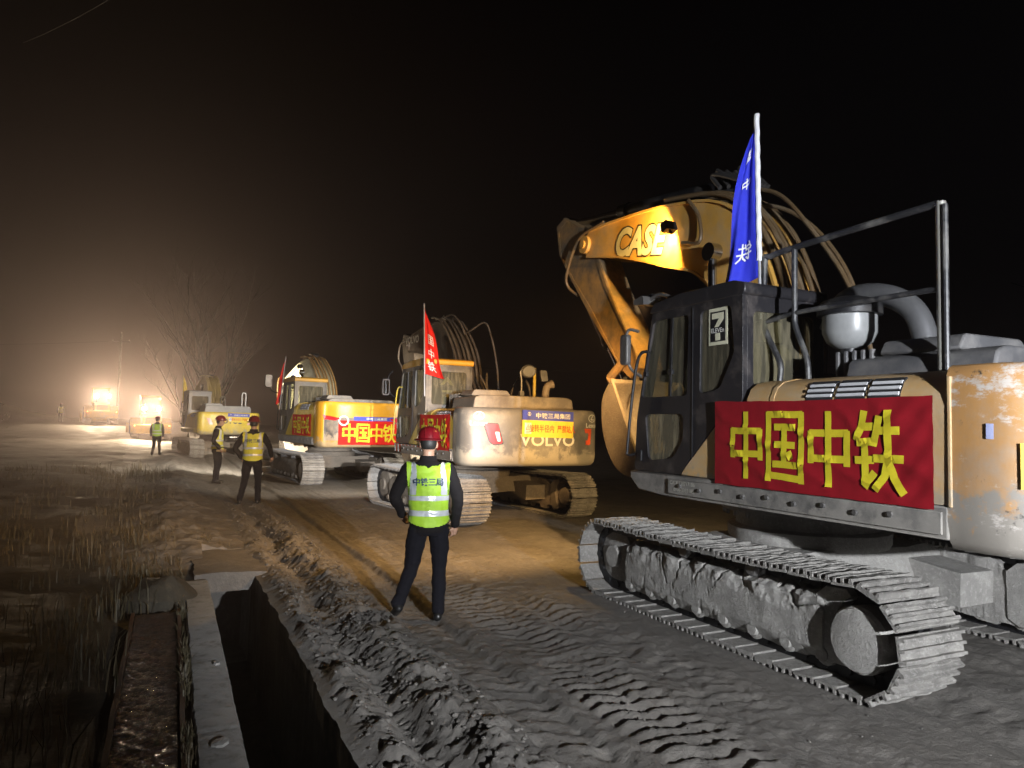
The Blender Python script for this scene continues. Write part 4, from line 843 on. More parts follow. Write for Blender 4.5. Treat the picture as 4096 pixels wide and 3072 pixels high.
# mirrors, amber pole, curved exhaust on the hood
hz = E2['hz']
b = MB(); b.prism([(-2.25, hz - .2), (-2.12, hz - .2), (-2.16, hz + .10), (-2.21, hz + .10)], -.06, .02, 'y'); b.tube(spline([(-2.18, -.02, hz + .08), (-2.18, -.02, hz + .3), (-2.18, .0, hz + .46), (-2.18, -.1, hz + .5)], 4), .018, 8); mr = B2(b, 'rear_mirror', M['rim'], E2['root'])
b = MB(); b.lathe([(0, -.03), (.12, -.03), (.15, 0), (.14, .02), (0, .03)], 24, Matrix.Translation((-2.18, -.16, hz + .47)) @ Matrix.Rotation(R(80), 4, 'Y') @ Matrix.Diagonal((.8, 1.05, 1, 1))); B2(b, 'mirror_head', M['rim'], mr)
b = MB(); b.cyl((-1.9, -.42, hz - .05), (-1.9, -.42, hz + .56), .03, n=10); yp = B2(b, 'amber_post', y2, E2['root'])
b = MB(); b.prism(fillet([(-.06, .10), (.08, .10), (.12, -.10), (-.02, -.12)], .03, 3), 0, .05, 'z', M=Matrix.Translation((-1.95, -.55, hz + .42)) @ Matrix(((0, 0, -1, 0), (-1, 0, 0, 0), (0, 1, 0, 0), (0, 0, 0, 1)))); B2(b, 'mirror_head', M['rim'], yp, bevel=.01)
b = MB(); b.tube(spline([(-1.9, -.66, hz - .05), (-1.9, -.66, hz + .12), (-1.9, -.70, hz + .23), (-1.9, -.80, hz + .27)], 5), [.07] * 15 + [.085], 14); B2(b, 'exhaust_pipe', paint('exhaust_brown', (.30, .24, .18), (.35, .28, .2), .5, .6), E2['root'])
b = MB(); b.cyl((-.98, .62, 2.05), (-.98, .62, 2.32), .14, n=20); b.cyl((-.98, .62, 2.32), (-.98, .62, 2.38), .17, n=20); B2(b, 'air_precleaner', M['black_steel'], E2['root'])
b = MB(); b.tube(spline([(1.45, 1.3, 2.3), (1.62, 1.42, 2.45), (1.62, 1.46, 2.78), (1.5, 1.4, 2.92)], 4), .018, 8); mr = B2(b, 'side_mirror', M['black'], E2['root'])
b = MB(); b.prism(fillet([(-.09, -.19), (.09, -.19), (.09, .19), (-.09, .19)], .06, 4), 0, .05, 'z', M=Matrix.Translation((1.62, 1.52, 2.56)) @ Matrix(((0, 0, -1, 0), (-1, 0, 0, 0), (0, 1, 0, 0), (0, 0, 0, 1)))); B2(b, 'mirror_head', M['black'], mr, bevel=.012)
b = MB(); b.prism(fillet([(-.06, -.15), (.06, -.15), (.06, .15), (-.06, .15)], .04, 4), .052, .056, 'z', M=Matrix.Translation((1.62, 1.52, 2.56)) @ Matrix(((0, 0, -1, 0), (-1, 0, 0, 0), (0, 1, 0, 0), (0, 0, 0, 1)))); B2(b, 'mirror_glass', M['mirror'], mr)
# gilt frame ornament standing inside the rear window
b = MB(); b.lathe([(.09, 2.16), (.09, 2.34), (.11, 2.36), (.05, 2.38), (0, 2.38)], 16, Matrix.Translation((-.42, .80, 0))); b.prism(fillet([(.70, 2.40), (.90, 2.40), (.94, 2.55), (.86, 2.66), (.80, 2.72), (.74, 2.66), (.66, 2.55)], .02, 2), -.44, -.40, 'x', holes=[[(.74, 2.45), (.86, 2.45), (.87, 2.55), (.80, 2.62), (.73, 2.55)]])
B2(b, 'ornament', flat('gilt', (.62, .52, .22), .4, .3), E2['cab_o'])
put_text('♛', .16, M['silverletter'], E2['cab_o'], face_left(1.05, 1.303, 1.72))
for k in range(16):
    x = 1.35 - k * .13; b = MB(); b.prism([(x, 1.16), (x + .06, 1.16), (x + .10, 1.325), (x + .04, 1.325)], 1.3255, 1.3275, 'y'); B2(b, 'hazard_stripe', M['signred'] if k % 2 else M['white'], E2['root'], smooth=None)
banner(E2, 'left', -1.32, 1.327, 1.29, 1.75, .66, 'crumpled red banner on the grey excavator side behind the walking man', 4, cw=.34, pad=.12, lw=.05, wr=.8, mat=M['redflag'])
flag(E2, (-.66, 1.33, 2.3), 4.12, 2.74, (-.3, -.85), .44, M['redflag'], 'red flag with white characters standing on the yellow cab roof', chars=[('国', .30, .40, .42, .14), ('中', .28, .60, .42, .14), ('铁', .22, .79, .45, .14)], lean=(.10, .03), lw=.020)
work_lamp(E2, (1.4, .95, 3.08), (.93, .18, -.33), WHITE, 1300, 100, M['lamp_white'], (.07, .06, .04), .7)
work_lamp(E2, (1.45, -.9, 1.6), (.97, .05, -.2), WHITE, 900, 110, M['lamp_white'], (.07, .06, .04), .7)

y3 = paint('bright_yellow', (.74, .50, .035), (.45, .36, .2), .25, .38); o3 = paint('orange_yellow_cw', (.64, .32, .025), (.45, .33, .18), .2, .35, zmud=1.25)
E3 = excavator(dict(C=(-5.55, 21.94), h=33, label='bright yellow excavator with two red banners and an orange counterweight with dark lower half', mud=M['mudw'], shoe=M['steel_shoe'],
    deck=paint('grey_deck', (.20, .20, .20), (.35, .31, .25), .5, .5), body=y3, cw=o3, cab=paint('grey_cab', (.10, .095, .085), (.25, .21, .16), .4, .4), roof=paint('cab_roof3', (.55, .30, .04), (.3, .22, .12), .4, .4), seam=-2.45, xe=-2.85, hoodz=2.30, hood2=2.40, hoodm=paint('hood3', (.14, .13, .12), (.28, .24, .19), .5, .5),
    boomm=paint('cream_boom', (.70, .64, .42), (.4, .33, .2), .3, .42), armm=paint('cream_arm', (.6, .52, .32), (.3, .25, .18), .5, .5), bktm=M['mudw'],
    boom=[(.4, 1.75), (.75, 2.7), (1.7, 3.32), (2.6, 3.36), (3.6, 3.22), (4.4, 3.08)], boomw=[.24, .38, .45, .38, .28, .2],
    arm=dict(poly=[(5.1, 3.35), (5.2, 3.2), (4.95, 2.7), (4.2, 1.9), (3.5, 1.2), (3.3, 1.2), (3.3, 1.4), (3.95, 2.4), (4.2, 3.0), (4.5, 3.35)], ac=[(1.9, 3.92), (5.0, 3.28)], bc=[(4.9, 2.6), (3.9, 1.3)], pin=(3.4, 1.35), bk=[(3.4, 1.3), (3.7, 1.1), (3.7, .8), (3.5, .55), (3.2, .45), (2.9, .5), (2.7, .6)]),
    hosem=paint('amber_pipe', (.32, .17, .05), (.3, .22, .12), .4, .5), hoser=(.10, .56), hoses=6, loops=[[(1.9, .2, 3.98), (1.3, .2, 3.85), (.8, .15, 3.5)], [(4.5, .3, 3.3), (5.1, .3, 3.3), (5.2, .3, 2.7), (4.9, .3, 2.2)]]))
B3 = E3['B']
put_text('SDLG', .34, flat('blue_letter', (.12, .16, .36), .5), E3['root'], face_left(3.25, .252, 3.27) @ Matrix.Rotation(R(8), 4, 'Z'), bold=.03)
work_lamp(E3, (2.35, .36, 3.55), (.80, .25, -.65), (1, .93, .70), 100, 165, M['lamp_white'], (.08, .06, .05), .4)
work_lamp(E3, (1.0, .95, 3.10), (.95, .15, -.33), WHITE, 5000, 100, M['lamp_white'], (.07, .06, .04), .7)
d3 = paint('dark_lower_cw', (.09, .085, .085), (.36, .29, .21), .5, .5, zmud=1.42)
def band(P, z0, z1, mat, nm, d=.010, y0=-1.2, y1=1.2, n=40):
    b = MB(); b.add([(cwpt(P, y0 + (y1 - y0) * k / n, d), y0 + (y1 - y0) * k / n, z) for k in range(n + 1) for z in (z0, z1)], [(2 * k, 2 * k + 2, 2 * k + 3, 2 * k + 1) for k in range(n)]); return P['B'](b, nm, mat, P['cwo'], smooth=60)
band(E3, 1.26, 1.88, d3, 'lower_band')
for y0, s_ in ((1.0, 1), (-1.0, -1)): quad_patch(E3, y0, 1.86, [(-.24 * s_, .10), (.30 * s_, .0), (.16 * s_, -.06), (-.20 * s_, -.04)], M['redplastic'], 'tail_mark', .016, E3['cwo'])
band(E3, 1.80, 1.915, M['signblue'], 'blue_strip', .016, -.95, .35, 24)
vs, fs = text_mesh('中铁三局集团', .075, .01, 1.4); b = MB(); b.add(wrap_rear(E3, -.32, 1.858, [(v[0], v[1]) for v in vs], .022), fs); B3(b, 'lettering', M['white'], E3['cwo'], smooth=None)
n = 24; b = MB(); b.add(wrap_rear(E3, .62, 1.80, [(math.cos(k * 2 * math.pi / n) * .14 * q, math.sin(k * 2 * math.pi / n) * .14 * q) for q in (1, .72) for k in range(n)], .017), [(k, (k + 1) % n, n + (k + 1) % n, n + k) for k in range(n)]); B3(b, 'round_badge', M['white'], E3['cwo'], smooth=None)
banner(E3, 'rear', E3['xe'] - .004, -.12, 1.15, 1.75, .66, 'wide bright red banner with yellow characters across the orange counterweight', 6, cw=.38, pad=.10, lw=.055, mat=M['redflag'])
banner(E3, 'left', -1.42, 1.327, 1.36, 1.75, .60, 'red banner with yellow characters on the yellow side panel beside the vent', 8, cw=.36, pad=.1, lw=.05, mat=M['redflag'])
flag(E3, (.85, 1.36, 2.1), 3.75, 2.35, (.45, .1), .30, M['redflag'], 'plain red flag on a pole at the front of the bright yellow excavator cab', lean=(-.12, -.1))
b = MB(); b.prism(fillet([(-.2, -.06), (.2, -.06), (.2, .06), (-.2, .06)], .03, 2), 0, .008, 'z', M=face_left(-.62, 1.326, 1.72) @ Matrix.Rotation(R(90), 4, 'Z')); B3(b, 'notice', M['white'], E3['panel'])
b = MB(); b.tube(spline([(1.05, 1.3, 2.6), (1.3, 1.5, 2.7), (1.35, 1.55, 3.0)], 4), .018, 8); mr = B3(b, 'side_mirror', M['black'], E3['root'])
b = MB(); b.prism(fillet([(-.11, -.2), (.11, -.2), (.11, .2), (-.11, .2)], .07, 4), 0, .05, 'z', M=Matrix.Translation((1.35, 1.6, 3.0)) @ Matrix(((0, 0, -1, 0), (-1, 0, 0, 0), (0, 1, 0, 0), (0, 0, 0, 1)))); B3(b, 'mirror_head', M['rim'], mr, bevel=.012)

y4 = paint('lemon_yellow', (.74, .55, .06), (.45, .38, .24), .3, .4, zmud=1.2); g4 = paint('grey_blue_cab', (.27, .27, .28), (.33, .3, .25), .3, .45)
E4 = excavator(dict(C=(-14.05, 33.8), h=35, label='lemon yellow excavator with grey cab and yellow flag, farthest of the excavators along the road', mud=M['mudw'], shoe=M['steel_shoe'], deck=y4, body=y4, cw=y4, cab=g4, hoodm=g4, seam=-2.3, xe=-2.85, hoodz=2.06, hood2=2.36,
    boomm=paint('olive_boom', (.40, .30, .10), (.3, .24, .14), .5, .5), armm=paint('olive_arm', (.36, .28, .1), (.3, .24, .14), .5, .5), bktm=M['mudw'],
    boom=[(.35, 1.75), (.5, 2.6), (1.1, 3.3), (2.2, 3.36), (3.3, 3.1), (4.1, 2.8)], arm=dict(poly=[(4.8, 3.1), (4.95, 2.95), (4.7, 2.4), (4.0, 1.7), (3.3, 1.0), (3.15, 1.0), (3.15, 1.2), (3.7, 2.1), (3.95, 2.75), (4.2, 3.05)], ac=[(1.3, 3.85), (4.7, 3.05)], bc=[(4.6, 2.35), (3.7, 1.1)], pin=(3.2, 1.15), bk=[(3.2, 1.1), (3.5, .9), (3.5, .65), (3.3, .4), (3.0, .3), (2.7, .35), (2.5, .45)]), hosem=paint('amber_pipe4', (.4, .3, .1), (.3, .22, .12), .4, .5), hoses=6))
B4 = E4['B']
vs, fs = text_mesh('LOVOL', .30, .03); b = MB(); b.add(wrap_rear(E4, 0, 1.68, [(v[0], v[1]) for v in vs], .009), fs); B4(b, 'lettering', flat('navy_letter', (.03, .04, .10), .5), E4['cwo'], smooth=None)
sign_sheet(E4, (E4['xe'], -.35, 1.62), .95, .40, 'rear', 'small blue and yellow warning banner on the lemon yellow counterweight', True)
for y0, s_ in ((.85, 1), (-.85, -1)):
    quad_patch(E4, y0, 1.66, [(-.14 * s_, .14), (.02 * s_, .14), (.14 * s_, -.14), (-.02 * s_, -.14)], flat('pink_tail', (.75, .45, .45), .3), 'tail_mark', .010, E4['cwo'])
    quad_patch(E4, y0 + .12 * s_, 1.92, [(-.13, .055), (.13, .055), (.13, -.055), (-.13, -.055)], M['signyellow'], 'hazard_label', .010, E4['cwo'])
for x in (-2.1, -2.0):
    pass
b = MB(); b.tube(spline([(-2.2, -.62, 2.3), (-2.2, -.62, 2.9), (-2.2, -.70, 2.96), (-2.2, -.78, 2.9), (-2.2, -.78, 2.3)], 4), .025, 8); B4(b, 'handrail', M['whitecloth'], E4['root'])
b = MB(); b.tube(spline([(-1.3, .1, 2.3), (-1.3, .1, 2.7), (-1.3, .0, 2.8), (-1.3, -.1, 2.7), (-1.3, -.1, 2.3)], 4), .025, 8); B4(b, 'handrail', M['rim'], E4['root'])
flag(E4, (.95, 1.33, 2.3), 3.9, 2.5, (-.6, -.5), .40, M['yellowflag'], 'yellow flag on the front of the lemon yellow excavator cab')
work_lamp(E4, (1.0, -.9, 1.6), (.97, -.05, -.2), WHITE, 900, 110, M['lamp_white'], (.07, .06, .04), .7)
# ---------------------------------------------------------------- people
def ring(c, rx, ry, n=20, tilt=None):
    pts = [Vector((math.cos(2 * math.pi * k / n) * rx, math.sin(2 * math.pi * k / n) * ry, 0)) for k in range(n)]
    if tilt is not None: pts = [tilt @ p for p in pts]
    return [Vector(c) + p for p in pts]
def limb(b, pts, rad, n=12):
    P_ = spline([Vector(p) for p in pts], 4); k = len(P_); rr = [rad[min(int(i / 4), len(rad) - 2)] + (rad[min(int(i / 4) + 1, len(rad) - 1)] - rad[min(int(i / 4), len(rad) - 2)]) * ((i % 4) / 4) for i in range(k - 1)] + [rad[-1]]
    d0 = (P_[0] - P_[1]).normalized(); d1 = (P_[-1] - P_[-2]).normalized()
    full = [P_[0] + d0 * rr[0] * .8, P_[0] + d0 * rr[0] * .5] + P_ + [P_[-1] + d1 * rr[-1] * .5, P_[-1] + d1 * rr[-1] * .8]
    b.tube(full, [rr[0] * .35, rr[0] * .85] + rr + [rr[-1] * .85, rr[-1] * .35], n)
def ball(b, c, r, n=16):
    prof = [(math.sin(math.pi * i / 10), -math.cos(math.pi * i / 10)) for i in range(11)]; prof[0] = (0, -1); prof[-1] = (0, 1)
    b.lathe(prof, n, Matrix.Translation(c) @ Matrix.Diagonal((r[0], r[1], r[2], 1)))
M['jacket'] = flat('black_jacket', (.007, .006, .0065), .9, spec=.2); M['trousers'] = flat('navy_trousers', (.005, .005, .008), .9, spec=.2)
M['skin'] = flat('skin', (.36, .21, .14), .55); M['shoe'] = flat('black_shoe', (.012, .012, .012), .3); M['hair'] = flat('black_hair', (.012, .011, .010), .6)
M['vest'] = flat('lime_vest', (.30, .50, .02), .65, sheen=.1); M['vest_y'] = flat('yellow_vest', (.52, .48, .03), .65, sheen=.1)
M['helmet'] = flat('red_helmet', (.13, .005, .009), .28); M['letter_navy'] = flat('navy_print', (.012, .03, .09), .7)
def person(loc, yaw, J, label, vest, voxel=.009, text=None, scale=1.0):
    root = empty('person', loc, yaw); tag(root, label, 'person', 'workers in red helmets and reflective vests'); root.scale = (scale,) * 3
    J = {k: Vector(v) for k, v in J.items()}
    b = MB(); lean = J.get('lean', Vector((0, 0, 0)))
    def sp(z, dy=0): t = max(0, (z - .9)) / .6; return (J['pel'].x + lean.x * t, J['pel'].y + lean.y * t + dy, z)
    # torso: hips to shoulders, jacket hem loose over the hips
    b.loft([ring(sp(.80), .150, .110), ring(sp(.84), .172, .128), ring(sp(.92), .182, .136), ring(sp(1.02), .176, .130), ring(sp(1.14), .178, .126), ring(sp(1.26), .190, .128), ring(sp(1.36), .200, .122), ring(sp(1.43), .185, .105), ring(sp(1.475), .125, .085), ring(sp(1.50), .075, .07)])
    nk = Vector(sp(1.48)); hd = J.get('head', nk + Vector((0, .03, .17)))
    limb(b, [nk - Vector((0, 0, .06)), hd - Vector((0, .015, .06))], [.062, .056])
    hy = J.get('hyaw', Vector((0, 0, 0))).z; Hm = Matrix.Translation(hd) @ Matrix.Rotation(hy, 4, 'Z')
    hb = MB(); ball(hb, (0, 0, .01), (.076, .096, .112)); ball(hb, (0, .035, -.055), (.056, .058, .062)); ball(hb, (0, .098, -.010), (.014, .022, .022)); ball(hb, (0, .088, .014), (.010, .018, .03))
    for s in (1, -1): ball(hb, (s * .079, -.008, -.005), (.012, .024, .034)); ball(hb, (s * .03, .083, .018), (.014, .012, .009))
    ball(hb, (0, .088, -.055), (.026, .014, .010)); b.add(hb.v, hb.f, Hm)
    bones = [('jacket', Vector(sp(.86)), Vector(sp(1.40)), .15)]; bones.append(('skin', nk + Vector((0, 0, .03)), hd + Vector((0, 0, .06)), .07))
    limb_fingers = []
    for s, k in ((1, 'r'), (-1, 'l')):
        sh = Vector(sp(1.41)) + Vector((s * .185, 0, 0)); el = J['el' + k]; wr = J['wr' + k]
        limb(b, [sh, sh.lerp(el, .5) + Vector((s * .008, 0, 0)), el, el.lerp(wr, .5), wr], [.074, .066, .056, .053, .043]); bones += [('jacket', sh, el, .065), ('jacket', el, wr - (wr - el).normalized() * .005, .05)]
        d = (wr - el).normalized(); up = J.get('palm' + k, Vector((-s, 0, 0))).normalized(); side = d.cross(up).normalized(); cur = J.get('curl', Vector((.6, 0, 0))).x
        pc = wr + d * .055; limb(b, [wr - d * .01, pc, wr + d * .095], [.026, .034, .030]); bones.append(('skin', wr + d * .02, wr + d * .17, .035))
        for f_ in range(4):
            o = pc + d * .035 + side * (f_ - 1.5) * .021; ln = (.070, .080, .074, .058)[f_]; c1 = cur * (1 + .1 * f_); a = d * math.cos(c1 * .5) + up * math.sin(c1 * .5); c = d * math.cos(c1 * 1.5) + up * math.sin(c1 * 1.5); e = d * math.cos(c1 * 2.3) + up * math.sin(c1 * 2.3)
            p1 = o + a * ln * .45; p2 = p1 + c * ln * .32; p3 = p2 + e * ln * .25; limb_fingers.append(([o, p1, p2, p3], [.0098, .0095, .0088, .0078]))
        th = side * -1 if True else side; o = wr + d * .035 + th * .026; p1 = o + (d * .6 + th * .6 + up * .4).normalized() * .04; p2 = p1 + (d * .85 + up * .45).normalized() * .034; limb_fingers.append(([o - th * .01, p1, p2], [.013, .011, .009]))
        hp = Vector((J['pel'].x + s * .092, J['pel'].y, .86)); kn = J['kn' + k]; an = J['an' + k]
        limb(b, [hp, hp.lerp(kn, .5) + Vector((s * .006, .01, 0)), kn, kn.lerp(an, .4) + Vector((0, -.012, 0)), kn.lerp(an, .8), an], [.100, .090, .070, .066, .060, .062]); bones += [('trousers', hp, kn, .085), ('trousers', kn, an + Vector((0, 0, .0)), .06)]
        fd = J.get('ft' + k, Vector((s * .12, 1, 0))).normalized(); heel = an + Vector((0, 0, -.055)) - fd * .05
        limb(b, [heel + Vector((0, 0, .008)), heel + fd * .10 + Vector((0, 0, .006)), heel + fd * .21 - Vector((0, 0, .004)), ], [.042, .044, .036]); bones.append(('shoe', heel, heel + fd * .22, .045))
    for p, r_ in limb_fingers: limb(b, p, r_, 8)
    bones.append(('trousers', Vector(sp(.74)), Vector(sp(.80)), .13))
    me = b.mesh('body', None, None); tmp = obj('tmp_body', me); rm = tmp.modifiers.new('r', 'REMESH'); rm.mode = 'VOXEL'; rm.voxel_size = voxel; rm.use_smooth_shade = True
    smo = tmp.modifiers.new('s', 'SMOOTH'); smo.iterations = 3; smo.factor = .5
    bpy.context.view_layer.update(); bme = bpy.data.meshes.new_from_object(tmp.evaluated_get(bpy.context.evaluated_depsgraph_get())); bpy.data.objects.remove(tmp)
    names = ['jacket', 'trousers', 'skin', 'shoe']
    nv = len(bme.vertices); co = np.empty(nv * 3, np.float32); bme.vertices.foreach_get('co', co); co = co.reshape(-1, 3)
    # cloth folds on trousers and sleeves
    dist = []; lab = []
    for l, a, c, r_ in bones:
        a_ = np.array(a); d_ = np.array(c) - a_; t = np.clip(((co - a_) @ d_) / (d_ @ d_), 0, 1); dist.append(np.linalg.norm(co - a_ - t[:, None] * d_, axis=1) - r_); lab.append(names.index(l))
    lv = np.array(lab)[np.argmin(np.array(dist), 0)]; torso = np.argmin(np.array(dist), 0) == 0
    lv = np.where((lv == 0) & (co[:, 2] < .83) & torso, 1, lv)
    nrm = np.empty(nv * 3, np.float32); bme.vertices.foreach_get('normal', nrm); nrm = nrm.reshape(-1, 3)
    fold = np.array([noise.noise(Vector((p[0] * 7, p[1] * 7, p[2] * 13 + yaw))) * .7 + noise.noise(Vector((p[0] * 16, p[1] * 16, p[2] * 30))) * .4 for p in co])
    co2 = co + nrm * (np.where(lv < 2, fold * .012, 0))[:, None]; bme.vertices.foreach_set('co', co2.ravel())
    for n_ in names: bme.materials.append(M[n_])
    pl = [tuple(p.vertices) for p in bme.polygons]
    bme.polygons.foreach_set('material_index', np.array([int(lv[p[0]]) for p in pl], np.int32)); bme.update(); bme.shade_smooth()
    bme.name = 'body'; body = obj('body', bme, root)
    # vest: the torso's own surface let out a little, with tape laid over it
    px = co2[:, 0] - (J['pel'].x + lean.x * np.clip((co2[:, 2] - .9) / .6, 0, 1)); z = co2[:, 2]
    hem = .885 + .05 * (np.abs(px) / .19) ** 2
    sho = (np.abs(px) < .205) & (z > hem) & (z < 1.50) & (np.abs(px) > np.clip((z - 1.43) * 1.6, 0, 1) * 1.0 + np.where(z > 1.45, .055, 0))
    isbody = lv == 0; armd = np.min(np.array([d for d, bn in zip(dist, bones) if bn[0] == 'jacket'][1:]), 0)
    ok = isbody & sho & ((armd > -.012) | (np.abs(px) < .155) | torso)
    fold2 = np.array([noise.noise(Vector((p[0] * 9 + yaw, p[1] * 6, p[2] * 5))) + .6 * noise.noise(Vector((p[0] * 22, p[2] * 12, yaw))) for p in co2])
    def shell(nm, sel, push, mat):
        idx = -np.ones(nv, int); keep = [p for p in pl if all(sel[i] for i in p)]; used = sorted({i for p in keep for i in p})
        if not used: return
        idx[used] = np.arange(len(used)); ff = push * (1 + .8 * np.clip((1.05 - z) / .15, 0, 1)) + (fold2 * .006); pos = co2 + nrm * ff[:, None]
        m_ = bpy.data.meshes.new(nm); m_.from_pydata([tuple(pos[i]) for i in used], [], [tuple(int(idx[i]) for i in p) for p in keep]); m_.materials.append(mat); m_.shade_smooth(); return obj(nm, m_, root)
    v = shell('vest', ok, .012, vest)
    for z0, z1 in ((1.125, 1.18), (.985, 1.04)): shell('reflective_band', ok & (z > z0) & (z < z1), .016, M['reflector'])
    for s in (1, -1): shell('reflective_strap', ok & (px * s > .105) & (px * s < .165) & (z > 1.178), .016, M['reflector'])
    # helmet
    h = MB(); Mh = Hm @ Matrix.Translation((0, .002, .045)) @ Matrix.Rotation(R(-3), 4, 'X') @ Matrix.Diagonal((.94, 1.10, 1, 1))
    h.lathe([(.150, -.012), (.152, -.004), (.122, .008), (.118, .03), (.112, .06), (.095, .092), (.065, .115), (.03, .126), (0, .128)], 32, Mh)
    for k in (-1, 0, 1): h.tube([(Mh @ Vector((k * .04, -.118 * math.cos(t) * .97, .012 + .118 * math.sin(t)))) for t in [math.pi * i / 12 for i in range(13)]], .007, 6)
    h.add([Mh @ Vector(p) for p in ((-.10, .11, -.004), (.10, .11, -.004), (.07, .185, -.018), (-.07, .185, -.018), (-.10, .11, .004), (.10, .11, .004), (.07, .185, -.012), (-.07, .185, -.012))], [(0, 1, 2, 3), (7, 6, 5, 4), (0, 4, 5, 1), (1, 5, 6, 2), (2, 6, 7, 3), (3, 7, 4, 0)])
    h.build('helmet', M['helmet'], root, smooth=50)
    hr = MB(); ball(hr, (0, -.022, .012), (.079, .084, .085)); hr.v = [p for p in hr.v]; hr.build('hair', M['hair'], root, M=Hm)
    c = MB(); cz = 1.485; c.loft([ring(sp(cz - .03), .095, .088), ring(sp(cz + .02, .008), .084, .080), ring(sp(cz + .055, .012), .078, .076), ring(sp(cz + .058, .012), .070, .068), ring(sp(cz - .01), .07, .07)], caps=False); c.build('collar', M['jacket'], root)
    if text:
        bpy.context.view_layer.update(); bv = BVHTree.FromPolygons([tuple(p) for p in (co2 + nrm * .013)], pl)
        def warp(q):
            x, zz_ = J['pel'].x + lean.x * .8 + q[0], 1.305 + q[1]; hit = bv.ray_cast(Vector((x, -1, zz_)), Vector((0, 1, 0)))[0]; return (x, (hit.y if hit else -.13) - .014, zz_)
        put_text(text, .076, M['letter_navy'], root, None, bold=.022, sx=.95, warp=warp)
    return root
rest = dict(pel=(0, 0, 0), elr=(.255, -.03, 1.14), ell=(-.255, -.03, 1.14), wrr=(.255, .06, .90), wrl=(-.255, .06, .90), knr=(.11, .03, .48), knl=(-.11, .03, .48), anr=(.12, -.01, .10), anl=(-.12, -.01, .10))
def pose(**k): d = dict(rest); d.update(k); return d
def at(x, y): return (x, y, gz(x, y))
p1 = at(-.78, 6.78)
person((p1[0], p1[1], p1[2] + .0), R(8), pose(pel=(.02, 0, 0), lean=(-.02, .02, 0), elr=(.285, -.06, 1.15), wrr=(.27, .03, .90), ell=(-.30, -.06, 1.16), wrl=(-.235, .13, .98), knr=(.13, .05, .48), anr=(.13, -.02, .10), knl=(-.13, .06, .49), anl=(-.25, -.02, .16), ftl=(-.3, .9, -.5), ftr=(.15, 1, 0), palmr=(-.6, .6, 0), curl=(.7, 0, 0)),
       'worker in printed lime vest walking away beside the tan excavator, one hand hanging', M['vest'], .0075, '中铁三局')
a = at(-5.33, 14.75)
person(a, R(15), pose(elr=(.33, -.05, 1.17), wrr=(.36, .10, .99), ell=(-.33, -.10, 1.15), wrl=(-.22, .02, .95), knr=(.12, .03, .48), anr=(.13, 0, .10), knl=(-.14, .02, .48), anl=(-.22, -.02, .10)), 'worker in yellow vest seen from behind with arms held out, standing on the rutted road', M['vest_y'], .010, '中铁三局')
a = at(-7.86, 19.1)
person(a, R(-78), pose(elr=(.25, -.05, 1.14), wrr=(.22, .10, .95), ell=(-.24, -.03, 1.14), wrl=(-.22, .1, .93), head=(0, .05, 1.645), hyaw=(0, 0, R(20)), palmr=(-.9, 0, -.3), curl=(1.0, 0, 0)), 'worker in profile holding a hand lamp, wearing yellow vest and red helmet', M['vest_y'], .010)
tz = Vector(a) + Matrix.Rotation(R(-78), 3, 'Z') @ Vector((.205, .27, .885))
lm = empty('hand_lamp', tz, R(-78)); tag(lm, 'black and silver hand lamp gripped by the worker in profile', 'lamp')
b = MB(); b.tube([(0, -.20, 0), (0, .02, 0)], .022, 12); b.build('handle', flat('brass', (.6, .42, .2), .3, .6), lm)
b = MB(); b.tube([(0, .0, 0), (0, .08, 0), (0, .16, 0)], [.03, .06, .085], 18); b.build('reflector_head', M['black'], lm); lm.scale = (1.25,) * 3
b = MB(); b.tube([(0, .157, 0), (0, .165, 0)], [.078, .078], 18); b.build('lens', M['mirror'], lm)
b = MB(); b.tube(spline([(0, -.16, .02), (0, -.10, .07), (0, .02, .06)], 4), .009, 8); b.build('grip', M['black'], lm)
a = at(-16.35, 32.9)
person(a, R(20), pose(anl=(-.17, -.02, .10), anr=(.15, 0, .10)), 'worker in lime vest standing behind the wheel loaders, seen from behind', M['vest'], .014)
a = (-42.2, 66.6); a = (a[0], a[1], gz(*a))
person(a, R(30), pose(), 'worker in pale yellow vest standing beside the yellow fender on the dark verge', M['vest_y'], .016)
